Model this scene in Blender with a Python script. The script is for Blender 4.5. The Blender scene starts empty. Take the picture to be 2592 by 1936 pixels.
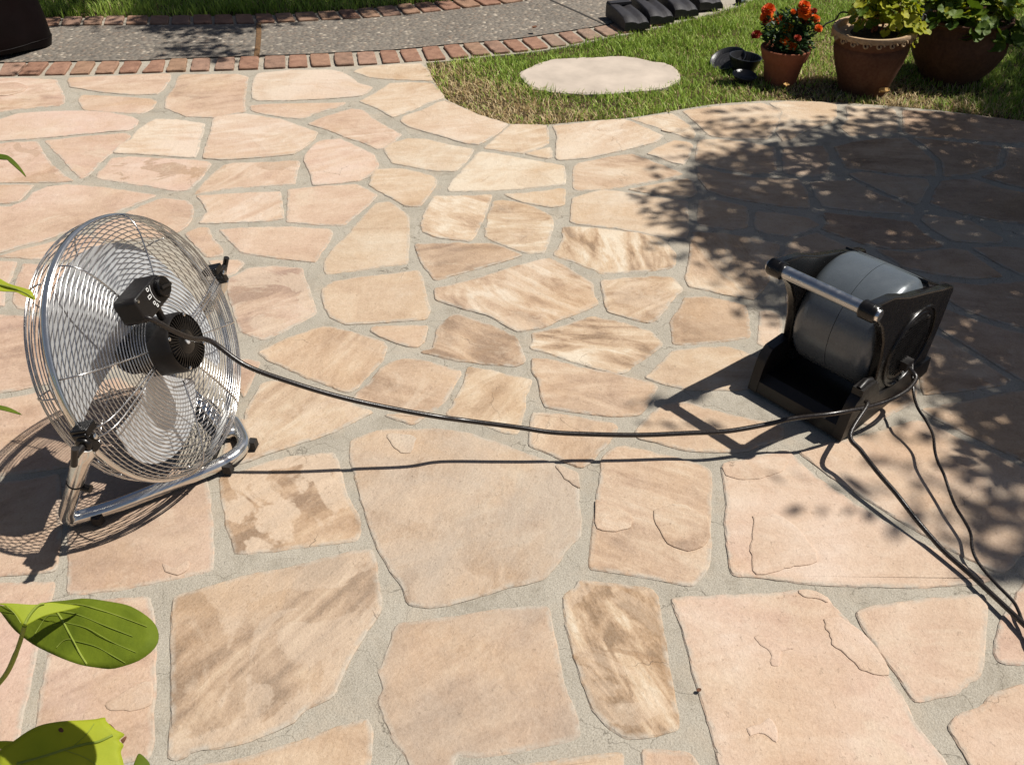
import bpy, bmesh, math, random
import numpy as np
from mathutils import Vector, Matrix, noise
R = math.radians
rng = random.Random(7)
nrg = np.random.default_rng(11)
scene = bpy.context.scene
col = scene.collection

# ------------------------------------------------------------------ camera
FPX, CX, CY = 2200.0, 1296.0, 968.0          # focal length in pixels of the 2592 px wide frame
CAM_H, PITCH = 1.25, R(38.5)
cam_d = bpy.data.cameras.new("camera")
cam_d.sensor_width = 36.0
cam_d.lens = 36.0 * FPX / 2592.0
cam_d.clip_start, cam_d.clip_end = 0.02, 2000.0
cam = bpy.data.objects.new("camera", cam_d)
cam.location = (0, 0, CAM_H)
cam.rotation_euler = (math.pi / 2 - PITCH, 0, 0)
col.objects.link(cam)
scene.camera = cam

# ------------------------------------------------------------------ light
SUN_EL, SUN_AZ = R(60.0), R(9.0)             # azimuth from +X towards +Y
SD = Vector((math.cos(SUN_EL) * math.cos(SUN_AZ), math.cos(SUN_EL) * math.sin(SUN_AZ), math.sin(SUN_EL)))
world = bpy.data.worlds.new("World")
scene.world = world
world.use_nodes = True
wn = world.node_tree
wn.nodes.clear()
sky = wn.nodes.new("ShaderNodeTexSky")
sky.sky_type = 'NISHITA'
sky.sun_disc = False
sky.air_density = 0.75
sky.dust_density = 1.5
sky.ozone_density = 0.5
sky.sun_elevation = SUN_EL
sky.sun_rotation = math.pi / 2 - SUN_AZ
bgn = wn.nodes.new("ShaderNodeBackground")
bgn.inputs["Strength"].default_value = 0.05
won = wn.nodes.new("ShaderNodeOutputWorld")
wn.links.new(sky.outputs[0], bgn.inputs[0])
wn.links.new(bgn.outputs[0], won.inputs[0])
sun_d = bpy.data.lights.new("sun", 'SUN')
sun_d.energy = 5.0
sun_d.angle = R(0.55)
sun_d.color = (1.0, 0.955, 0.88)
sun = bpy.data.objects.new("sun", sun_d)
sun.rotation_euler = SD.to_track_quat('Z', 'Y').to_euler()
sun.location = SD * 20
col.objects.link(sun)
scene.view_settings.view_transform = 'Standard'
scene.view_settings.look = 'None'
scene.view_settings.exposure = 0.17
scene.view_settings.gamma = 1.0
scene.view_settings.use_curve_mapping = False
scene.render.engine = 'CYCLES'
scene.cycles.max_bounces = 5
scene.cycles.diffuse_bounces = 2
scene.cycles.glossy_bounces = 3
scene.cycles.transmission_bounces = 3
scene.cycles.caustics_reflective = False
scene.cycles.caustics_refractive = False

# ------------------------------------------------------------------ surveying helpers
_up = Vector((0, math.sin(PITCH), math.cos(PITCH)))
_fw = Vector((0, math.cos(PITCH), -math.sin(PITCH)))
EYE = Vector((0, 0, CAM_H))

def ray(u, v):
    return (Vector((1, 0, 0)) * ((u - CX) / FPX) - _up * ((v - CY) / FPX) + _fw).normalized()

def G(u, v, z=0.0):
    """survey point of the place: where the sight line (u, v) meets the level z"""
    d = ray(u, v)
    return EYE + d * ((z - CAM_H) / d.z)

def at_range(u, v, rr):
    return EYE + ray(u, v) * rr

# ------------------------------------------------------------------ object helpers
BASE = {}

def tag(o, label=None, cat=None, group=None, kind=None):
    if label: o["label"] = label
    if cat: o["category"] = cat
    if group: o["group"] = group
    if kind: o["kind"] = kind
    return o

def thing(name, loc, label, cat, group=None):
    o = bpy.data.objects.new(name, None)
    o.empty_display_size = 0.05
    o.location = loc
    col.objects.link(o)
    BASE[o.name] = Vector(loc)
    return tag(o, label, cat, group)

def link_mesh(name, me, mat, parent, base):
    o = bpy.data.objects.new(name, me)
    if mat is not None and not me.materials:
        me.materials.append(mat)
    if parent is None:
        o.location = base
    else:
        o.parent = parent
    BASE[o.name] = base
    col.objects.link(o)
    return o

class Geo:
    def __init__(s):
        s.v = []; s.f = []
    def add(s, v, f):
        n = len(s.v)
        s.v += [Vector(p) for p in v]
        s.f += [tuple(i + n for i in q) for q in f]
        return s
    def box(s, c, ax, h, taper=1.0):
        c = Vector(c); v = []
        for sz in (-1, 1):
            k = taper if sz > 0 else 1.0
            for sx, sy in ((-1, -1), (1, -1), (1, 1), (-1, 1)):
                v.append(c + ax[0] * (h[0] * sx * k) + ax[1] * (h[1] * sy * k) + ax[2] * (h[2] * sz))
        return s.add(v, [(3, 2, 1, 0), (4, 5, 6, 7), (0, 1, 5, 4), (1, 2, 6, 5), (2, 3, 7, 6), (3, 0, 4, 7)])
    def tube(s, pts, r, n=8, closed=False, caps=True):
        pts = [Vector(p) for p in pts]; m = len(pts)
        rr = r if isinstance(r, (list, tuple)) else [r] * m
        v = []; f = []; nrm = None
        for i, p in enumerate(pts):
            if closed: t = pts[(i + 1) % m] - pts[i - 1]
            else: t = pts[min(i + 1, m - 1)] - pts[max(i - 1, 0)]
            t.normalize()
            if nrm is None:
                nrm = t.orthogonal().normalized()
            nrm = (nrm - t * nrm.dot(t)).normalized()
            b = t.cross(nrm)
            for k in range(n):
                a = 2 * math.pi * k / n
                v.append(p + nrm * (math.cos(a) * rr[i]) + b * (math.sin(a) * rr[i]))
        for i in range(m if closed else m - 1):
            j = (i + 1) % m
            for k in range(n):
                k2 = (k + 1) % n
                f.append((i * n + k, i * n + k2, j * n + k2, j * n + k))
        if caps and not closed:
            f.append(tuple(range(n - 1, -1, -1)))
            f.append(tuple((m - 1) * n + k for k in range(n)))
        return s.add(v, f)
    def ring(s, c, a1, a2, rad, r, seg=72, n=5):
        pts = [c + a1 * (math.cos(2 * math.pi * i / seg) * rad) + a2 * (math.sin(2 * math.pi * i / seg) * rad) for i in range(seg)]
        # exact frames for a torus
        ax = a1.cross(a2).normalized(); v = []; f = []
        for i, p in enumerate(pts):
            o = (p - c).normalized()
            for k in range(n):
                t = 2 * math.pi * k / n
                v.append(p + o * (math.cos(t) * r) + ax * (math.sin(t) * r))
        for i in range(seg):
            j = (i + 1) % seg
            for k in range(n):
                k2 = (k + 1) % n
                f.append((i * n + k, i * n + k2, j * n + k2, j * n + k))
        return s.add(v, f)
    def lathe(s, c, ax, prof, n=32, a1=None, wob=None):
        """prof: list of (radius, height along ax)"""
        c = Vector(c); ax = Vector(ax).normalized()
        a1 = Vector(a1) if a1 is not None else ax.orthogonal().normalized()
        a2 = ax.cross(a1); v = []; f = []
        for i, (r, h) in enumerate(prof):
            for k in range(n):
                t = 2 * math.pi * k / n
                rr = r * (1 + (wob(t, h) if wob else 0))
                v.append(c + ax * h + a1 * (math.cos(t) * rr) + a2 * (math.sin(t) * rr))
        for i in range(len(prof) - 1):
            for k in range(n):
                k2 = (k + 1) % n
                f.append((i * n + k, i * n + k2, (i + 1) * n + k2, (i + 1) * n + k))
        if prof[0][0] > 1e-5: f.append(tuple(range(n - 1, -1, -1)))
        if prof[-1][0] > 1e-5: f.append(tuple((len(prof) - 1) * n + k for k in range(n)))
        return s.add(v, f)
    def extrude(s, poly, off):
        """closed prism: poly list of Vectors, off Vector"""
        n = len(poly)
        v = [Vector(p) for p in poly] + [Vector(p) + off for p in poly]
        f = [tuple(range(n - 1, -1, -1)), tuple(range(n, 2 * n))]
        for i in range(n):
            j = (i + 1) % n
            f.append((i, j, n + j, n + i))
        return s.add(v, f)
    def sheet(s, grid, th):
        """thick sheet from a grid of points (rows of equal length)"""
        m, n = len(grid), len(grid[0]); v = []; 
        nor = []
        for i in range(m):
            for j in range(n):
                du = grid[min(i + 1, m - 1)][j] - grid[max(i - 1, 0)][j]
                dv = grid[i][min(j + 1, n - 1)] - grid[i][max(j - 1, 0)]
                q = du.cross(dv)
                nor.append(q.normalized() if q.length > 1e-12 else Vector((0, 0, 1)))
        pts = [p for row in grid for p in row]
        v = [p + q * (th / 2) for p, q in zip(pts, nor)] + [p - q * (th / 2) for p, q in zip(pts, nor)]
        N = m * n; f = []
        for i in range(m - 1):
            for j in range(n - 1):
                a, b, c_, d = i * n + j, i * n + j + 1, (i + 1) * n + j + 1, (i + 1) * n + j
                f.append((a, d, c_, b)); f.append((N + a, N + b, N + c_, N + d))
        bd = [j for j in range(n)] + [i * n + n - 1 for i in range(1, m)] + [(m - 1) * n + j for j in range(n - 2, -1, -1)] + [i * n for i in range(m - 2, 0, -1)]
        for k in range(len(bd)):
            a, b = bd[k], bd[(k + 1) % len(bd)]
            f.append((a, b, N + b, N + a))
        return s.add(v, f)
    def build(s, name, mat, parent=None, smooth=None, base=None, fix=True):
        if parent is not None: base = BASE[parent.name]
        elif base is None:
            lo = [min(p[i] for p in s.v) for i in range(3)]; hi = [max(p[i] for p in s.v) for i in range(3)]
            base = Vector(((lo[0] + hi[0]) / 2, (lo[1] + hi[1]) / 2, lo[2]))
        me = bpy.data.meshes.new(name)
        me.from_pydata([tuple(p - base) for p in s.v], [], s.f)
        if fix:
            bm = bmesh.new(); bm.from_mesh(me)
            bmesh.ops.recalc_face_normals(bm, faces=bm.faces)
            bm.to_mesh(me); bm.free()
        if smooth is not None:
            me.polygons.foreach_set("use_smooth", [True] * len(me.polygons))
            if smooth < 179: me.set_sharp_from_angle(angle=R(smooth))
        me.update()
        return link_mesh(name, me, mat, parent, base)

def spline(pts, k=6):
    """Catmull-Rom through points"""
    pts = [Vector(p) for p in pts]; out = []
    for i in range(len(pts) - 1):
        p0 = pts[max(i - 1, 0)]; p1 = pts[i]; p2 = pts[i + 1]; p3 = pts[min(i + 2, len(pts) - 1)]
        for j in range(k):
            t = j / k
            out.append(0.5 * ((2 * p1) + (p2 - p0) * t + (2 * p0 - 5 * p1 + 4 * p2 - p3) * t * t + (3 * p1 - p0 - 3 * p2 + p3) * t ** 3))
    out.append(pts[-1]); return out

X, Y, Z = Vector((1, 0, 0)), Vector((0, 1, 0)), Vector((0, 0, 1))

# ------------------------------------------------------------------ materials
class NT:
    def __init__(s, name):
        s.m = bpy.data.materials.new(name); s.m.use_nodes = True
        s.t = s.m.node_tree; s.t.nodes.clear()
        s.out = s.n("OutputMaterial"); s.b = s.n("BsdfPrincipled")
        s.l(s.b.outputs[0], s.out.inputs[0])
    def n(s, typ, **kw):
        x = s.t.nodes.new("ShaderNode" + typ)
        for k, v in kw.items(): setattr(x, k, v)
        return x
    def l(s, a, b): s.t.links.new(a, b)
    def inp(s, node, name, val):
        if hasattr(val, "is_linked") or isinstance(val, bpy.types.NodeSocket): s.l(val, node.inputs[name])
        else: node.inputs[name].default_value = val
    def set(s, **kw):
        for k, v in kw.items(): s.inp(s.b, k.replace("_", " "), v)
    def noise(s, vec, scale, detail=4, rough=0.55, dist=0.0):
        x = s.n("TexNoise"); x.inputs["Scale"].default_value = scale; x.inputs["Detail"].default_value = detail
        x.inputs["Roughness"].default_value = rough; x.inputs["Distortion"].default_value = dist
        if vec is not None: s.l(vec, x.inputs["Vector"])
        return x.outputs["Fac"]
    def math(s, op, a, b=0.0, clamp=False):
        x = s.n("Math", operation=op, use_clamp=clamp); s.inp(x, 0, a); s.inp(x, 1, b); return x.outputs[0]
    def vmath(s, op, a, b):
        x = s.n("VectorMath", operation=op); s.inp(x, 0, a); s.inp(x, 1, b); return x.outputs[0]
    def ramp(s, fac, stops, interp='LINEAR'):
        x = s.n("ValToRGB"); r = x.color_ramp; r.interpolation = interp
        while len(r.elements) > 1: r.elements.remove(r.elements[-1])
        r.elements[0].position, r.elements[0].color = stops[0][0], c4(stops[0][1])
        for p, c in stops[1:]:
            e = r.elements.new(p); e.color = c4(c)
        s.inp(x, 0, fac); return x.outputs[0]
    def mix(s, fac, a, b, mode='MIX'):
        x = s.n("MixRGB", blend_type=mode); s.inp(x, 0, fac)
        s.inp(x, 1, c4(a) if isinstance(a, tuple) else a); s.inp(x, 2, c4(b) if isinstance(b, tuple) else b)
        return x.outputs[0]
    def attr(s, name):
        x = s.n("Attribute", attribute_type='OBJECT', attribute_name=name); return x.outputs["Fac"]
    def coord(s, w="Object"): return s.n("TexCoord").outputs[w]
    def pos(s): return s.n("NewGeometry").outputs["Position"]
    def bump(s, h, strength=0.3, dist=0.01):
        x = s.n("Bump"); x.inputs["Strength"].default_value = strength; x.inputs["Distance"].default_value = dist
        s.l(h, x.inputs["Height"]); s.l(x.outputs[0], s.b.inputs["Normal"])
def c4(c):
    return tuple(c) if len(c) == 4 else (c[0], c[1], c[2], 1.0)

def simple(name, color, rough=0.5, metal=0.0, var=0.12, scale=30, bump=0.0, spec=0.5, coat=0.0):
    t = NT(name); p = t.coord()
    n = t.noise(p, scale, 5)
    lo = tuple(c * (1 - var) for c in color); hi = tuple(min(1, c * (1 + var)) for c in color)
    t.set(Base_Color=t.ramp(n, [(0.3, lo), (0.7, hi)]), Metallic=metal, Specular_IOR_Level=spec)
    n2 = t.noise(p, scale * 2.3, 4)
    t.set(Roughness=t.ramp(n2, [(0.25, (max(rough - .07, .02),) * 3), (0.75, (min(rough + .1, 1),) * 3)]))
    if coat: t.set(Coat_Weight=coat, Coat_Roughness=0.15)
    if bump: t.bump(t.noise(p, scale * 4, 4), bump, 0.002)
    return t.m

def mat_stone():
    t = NT("sandstone")
    oi = t.n("ObjectInfo")
    shift = t.n("CombineXYZ")
    t.l(t.math('MULTIPLY', oi.outputs["Random"], 37.0), shift.inputs[0]); t.l(t.math('MULTIPLY', oi.outputs["Random"], 91.0), shift.inputs[1])
    rot = t.n("VectorRotate", rotation_type='Z_AXIS'); t.l(t.coord(), rot.inputs["Vector"]); t.l(t.attr("ang"), rot.inputs["Angle"])
    p = t.vmath('ADD', rot.outputs[0], shift.outputs[0])
    band = t.noise(t.vmath('MULTIPLY', p, (1.0, 3.2, 1.0)), 3.6, 6, 0.55, 1.8)
    fineb = t.noise(t.vmath('MULTIPLY', p, (1.0, 3.0, 1.0)), 11.0, 7, 0.65, 2.4)
    blot = t.noise(p, 5.0, 8, 0.62, 0.9)
    big = t.noise(p, 2.6, 4, 0.55, 0.3)
    grain = t.noise(p, 230, 3, 0.7)
    mid = t.noise(p, 48, 6, 0.7, 0.4)
    def ctr(x, k): return t.math('MULTIPLY', t.math('SUBTRACT', x, 0.5), k)
    rv = t.n("TexWhiteNoise", noise_dimensions='1D'); t.l(t.math('MULTIPLY', oi.outputs["Random"], 913.0), rv.inputs["W"])
    v = t.math('ADD', t.math('ADD', t.math('ADD', 0.5, ctr(t.attr("tone"), 1.55)), ctr(rv.outputs["Value"], 0.14)), t.math('MULTIPLY', ctr(band, 2.5), t.attr("band")))
    v = t.math('ADD', v, t.math('MULTIPLY', ctr(fineb, 0.62), t.attr("band")))
    v = t.math('ADD', v, ctr(blot, 1.15))
    v = t.math('ADD', v, ctr(big, 0.8))
    v = t.math('ADD', v, ctr(mid, 0.42), True)
    c = t.ramp(v, [(0.0, (0.215, 0.138, 0.080)), (0.2, (0.325, 0.216, 0.132)), (0.42, (0.435, 0.306, 0.198)), (0.62, (0.505, 0.378, 0.255)), (0.82, (0.565, 0.455, 0.330)), (1.0, (0.63, 0.545, 0.425))])
    pk = t.math('MULTIPLY', t.math('MULTIPLY', t.attr("pink"), 0.9), t.ramp(big, [(0.3, (.35,) * 3), (0.65, (1,) * 3)]), True)
    c = t.mix(pk, c, t.mix(0.72, c, (0.56, 0.365, 0.325)))
    # iron stains with lobed borders
    st = t.noise(p, 5.2, 6, 0.6, 1.1)
    stn = t.math('MULTIPLY', t.ramp(st, [(0.56, (0,) * 3), (0.595, (1,) * 3), (0.75, (.6,) * 3)]), t.attr("stain"), True)
    c = t.mix(stn, c, t.mix(0.75, c, (0.265, 0.160, 0.088)))
    # pale lobes where the top layer split away
    pl = t.math('MULTIPLY', t.ramp(t.noise(t.vmath('ADD', p, (7.0, 3.0, 0.0)), 5.6, 5, 0.55, 1.3), [(0.50, (0,) * 3), (0.535, (1,) * 3)]), t.attr("pale"), True)
    c = t.mix(pl, c, t.mix(0.7, c, (0.585, 0.46, 0.345)))
    # pale mineral bloom
    bl = t.math('MULTIPLY', t.ramp(t.noise(p, 4.3, 8, 0.7, 0.9), [(0.57, (0,) * 3), (0.66, (1,) * 3)]), 0.55)
    c = t.mix(bl, c, (0.58, 0.47, 0.355))
    # grey weathering
    gr = t.math('MULTIPLY', t.ramp(t.noise(p, 3.4, 7, 0.65, 0.6), [(0.34, (0,) * 3), (0.58, (1,) * 3)]), t.attr("grey"), True)
    c = t.mix(gr, c, t.mix(0.6, c, (0.36, 0.315, 0.265)))
    # dusty mortar smear along the edge
    rm = t.n("Attribute", attribute_type='GEOMETRY', attribute_name="rim")
    sm = t.math('MULTIPLY', rm.outputs["Fac"], t.ramp(t.noise(p, 34, 5, 0.6), [(0.38, (0,) * 3), (0.58, (.9,) * 3)]), True)
    c = t.mix(sm, c, (0.41, 0.37, 0.31))
    sp = t.ramp(t.noise(p, 95, 3, 0.6), [(0.655, (0,) * 3), (0.70, (1,) * 3)])
    c = t.mix(t.math('MULTIPLY', sp, 0.28), c, (0.21, 0.145, 0.1))
    oc = t.math('MULTIPLY', t.ramp(t.noise(t.vmath('ADD', p, (3.0, 11.0, 0.0)), 3.0, 6, 0.6, 0.8), [(0.5, (0,) * 3), (0.68, (1,) * 3)]), 0.5)
    c = t.mix(oc, c, t.mix(0.6, c, (0.46, 0.275, 0.13)))
    # hair cracks
    vo = t.n("TexVoronoi", feature='DISTANCE_TO_EDGE', voronoi_dimensions='2D'); vo.inputs["Scale"].default_value = 3.2
    wp = t.n("TexNoise"); wp.inputs["Scale"].default_value = 5; wp.inputs["Detail"].default_value = 6; t.l(p, wp.inputs["Vector"])
    t.l(t.vmath('ADD', p, t.vmath('MULTIPLY', wp.outputs["Color"], (0.35, 0.35, 0.35))), vo.inputs["Vector"])
    ck = t.math('MULTIPLY', t.ramp(vo.outputs["Distance"], [(0.0, (1,) * 3), (0.0035, (0,) * 3)]), t.ramp(t.noise(p, 4.0, 3), [(0.57, (0,) * 3), (0.63, (.65,) * 3)]))
    c = t.mix(ck, c, (0.13, 0.085, 0.055))
    c = t.mix(0.16, c, t.ramp(grain, [(0.3, (0.22, 0.16, 0.11)), (0.7, (0.74, 0.62, 0.5))]))
    t.set(Base_Color=c, Roughness=0.88, Specular_IOR_Level=0.2)
    h = t.math('ADD', t.math('MULTIPLY', fineb, 0.45), t.math('ADD', t.math('MULTIPLY', mid, 0.8), t.math('MULTIPLY', grain, 0.22)))
    h = t.math('ADD', h, t.math('ADD', t.math('MULTIPLY', blot, 1.2), t.math('MULTIPLY', stn, -0.25)))
    h = t.math('SUBTRACT', h, t.math('ADD', t.math('MULTIPLY', ck, 0.6), t.math('MULTIPLY', sp, 0.15)))
    t.bump(h, 0.6, 0.006)
    return t.m

def mat_mortar():
    t = NT("mortar"); p = t.pos()
    a = t.noise(p, 6, 5); g = t.noise(p, 320, 3, 0.7); m = t.noise(p, 60, 4)
    c = t.ramp(a, [(0.3, (0.325, 0.285, 0.222)), (0.7, (0.425, 0.378, 0.302))])
    c = t.mix(0.35, c, t.ramp(g, [(0.35, (0.20, 0.18, 0.15)), (0.62, (0.54, 0.51, 0.45))]))
    sp = t.ramp(t.noise(p, 130, 2), [(0.68, (0,) * 3), (0.72, (1,) * 3)])
    c = t.mix(t.math('MULTIPLY', sp, 0.5), c, (0.10, 0.085, 0.07))
    dirt = t.ramp(t.noise(p, 14, 6, 0.7, 0.6), [(0.52, (0,) * 3), (0.72, (.55,) * 3)])
    c = t.mix(dirt, c, (0.215, 0.185, 0.14))
    tan = t.ramp(t.noise(p, 9, 5, 0.6), [(0.5, (0,) * 3), (0.75, (.6,) * 3)])
    c = t.mix(tan, c, (0.43, 0.355, 0.27))
    vo = t.n("TexVoronoi", feature='DISTANCE_TO_EDGE', voronoi_dimensions='2D'); vo.inputs["Scale"].default_value = 5.5
    wp = t.n("TexNoise"); wp.inputs["Scale"].default_value = 9; wp.inputs["Detail"].default_value = 5; t.l(p, wp.inputs["Vector"])
    t.l(t.vmath('ADD', p, t.vmath('MULTIPLY', wp.outputs["Color"], (0.2, 0.2, 0.2))), vo.inputs["Vector"])
    c = t.mix(t.ramp(vo.outputs["Distance"], [(0.0, (.7,) * 3), (0.007, (0,) * 3)]), c, (0.10, 0.085, 0.065))
    t.set(Base_Color=c, Roughness=0.95, Specular_IOR_Level=0.15)
    t.bump(t.math('ADD', g, t.math('MULTIPLY', m, 1.5)), 0.6, 0.004)
    return t.m

def mat_aggregate():
    t = NT("exposed_aggregate"); p = t.pos()
    vo = t.n("TexVoronoi"); vo.inputs["Scale"].default_value = 58; t.l(p, vo.inputs["Vector"])
    wn_ = t.n("TexWhiteNoise", noise_dimensions='3D'); t.l(vo.outputs["Color"], wn_.inputs["Vector"])
    peb = t.ramp(wn_.outputs["Value"], [(0.0, (0.07, 0.058, 0.048)), (0.3, (0.125, 0.103, 0.083)), (0.6, (0.20, 0.17, 0.135)), (0.8, (0.20, 0.135, 0.095)), (0.92, (0.33, 0.27, 0.20)), (1.0, (0.62, 0.53, 0.42))])
    d = t.ramp(vo.outputs["Distance"], [(0.25, (0,) * 3), (0.6, (1,) * 3)])
    c = t.mix(t.math('MULTIPLY', d, 0.7), peb, (0.16, 0.142, 0.12))
    big = t.noise(p, 2.5, 4)
    c = t.mix(0.3, c, t.ramp(big, [(0.3, (0.16, 0.143, 0.122)), (0.7, (0.29, 0.26, 0.22))]))
    t.set(Base_Color=c, Roughness=0.85, Specular_IOR_Level=0.3)
    inv = t.math('SUBTRACT', 1.0, vo.outputs["Distance"])
    t.bump(inv, 0.8, 0.008)
    return t.m

def mat_brick():
    t = NT("brick"); oi = t.n("ObjectInfo"); p = t.coord()
    sh = t.n("CombineXYZ"); t.l(t.math('MULTIPLY', oi.outputs["Random"], 50.0), sh.inputs[0])
    p = t.vmath('ADD', p, sh.outputs[0])
    c = t.ramp(oi.outputs["Random"], [(0.0, (0.26, 0.125, 0.082)), (0.3, (0.30, 0.155, 0.105)), (0.5, (0.31, 0.195, 0.12)), (0.7, (0.21, 0.13, 0.098)), (0.85, (0.35, 0.215, 0.16)), (1.0, (0.25, 0.205, 0.16))])
    n = t.noise(p, 25, 5, 0.65)
    c = t.mix(0.5, c, t.ramp(n, [(0.3, (0.12, 0.075, 0.052)), (0.7, (0.42, 0.26, 0.18))]))
    sp = t.ramp(t.noise(p, 120, 3), [(0.6, (0,) * 3), (0.68, (1,) * 3)])
    c = t.mix(t.math('MULTIPLY', sp, 0.6), c, (0.06, 0.045, 0.035))
    t.set(Base_Color=c, Roughness=0.9, Specular_IOR_Level=0.2)
    t.bump(t.noise(p, 90, 4, 0.7), 0.5, 0.004)
    return t.m

def mat_grass():
    t = NT("grass_blade")
    a = t.n("Attribute", attribute_type='GEOMETRY', attribute_name="tint")
    t.set(Base_Color=a.outputs["Color"], Roughness=0.55, Specular_IOR_Level=0.3)
    tr = t.n("BsdfTranslucent"); t.l(a.outputs["Color"], tr.inputs[0])
    mx = t.n("MixShader"); mx.inputs[0].default_value = 0.3
    t.l(t.b.outputs[0], mx.inputs[1]); t.l(tr.outputs[0], mx.inputs[2]); t.l(mx.outputs[0], t.out.inputs[0])
    return t.m

def mat_leaf(name, c1, c2, trans=0.35, rough=0.45, scale=25, veins=None, burn=None):
    t = NT(name); oi = t.n("ObjectInfo"); p = t.coord()
    n = t.noise(p, scale, 5, 0.6)
    n = t.math('ADD', n, t.math('MULTIPLY', t.math('SUBTRACT', oi.outputs["Random"], 0.5), 0.5))
    c = t.ramp(n, [(0.25, c1), (0.75, c2)])
    if burn:
        c = t.mix(t.ramp(t.noise(p, burn[0], 4), [(burn[1], (0,) * 3), (burn[1] + .04, (1,) * 3)]), c, (0.16, 0.06, 0.02))
    t.set(Base_Color=c, Roughness=rough, Specular_IOR_Level=0.35)
    tr = t.n("BsdfTranslucent"); t.l(t.mix(1.0, c, (1.0, 1.0, 0.55), 'MULTIPLY'), tr.inputs[0])
    mx = t.n("MixShader"); mx.inputs[0].default_value = trans
    t.l(t.b.outputs[0], mx.inputs[1]); t.l(tr.outputs[0], mx.inputs[2]); t.l(mx.outputs[0], t.out.inputs[0])
    t.bump(t.noise(p, scale * 5, 3), 0.3, 0.002)
    return t.m

def mat_soil():
    t = NT("soil"); p = t.pos()
    n = t.noise(p, 30, 6, 0.7)
    t.set(Base_Color=t.ramp(n, [(0.3, (0.035, 0.024, 0.014)), (0.7, (0.12, 0.085, 0.045))]), Roughness=0.95, Specular_IOR_Level=0.1)
    t.bump(n, 0.8, 0.02)
    return t.m

def mat_terracotta(name, c1, c2, c3):
    t = NT(name); p = t.coord()
    n = t.noise(p, 9, 6, 0.65, 0.4); f = t.noise(p, 90, 4)
    c = t.ramp(n, [(0.25, c1), (0.55, c2), (0.8, c3)])
    c = t.mix(0.25, c, t.ramp(f, [(0.35, c1), (0.65, c3)]))
    t.set(Base_Color=c, Roughness=0.85, Specular_IOR_Level=0.25)
    t.bump(f, 0.35, 0.003)
    return t.m

def mat_wire():
    t = NT("chrome_wire"); p = t.coord(); n = t.noise(p, 60, 4)
    t.set(Base_Color=t.ramp(n, [(0.3, (0.46, 0.45, 0.44)), (0.7, (0.66, 0.65, 0.64))]), Metallic=0.95, Roughness=t.ramp(n, [(0.3, (.18,) * 3), (0.7, (.32,) * 3)]))
    return t.m

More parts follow.
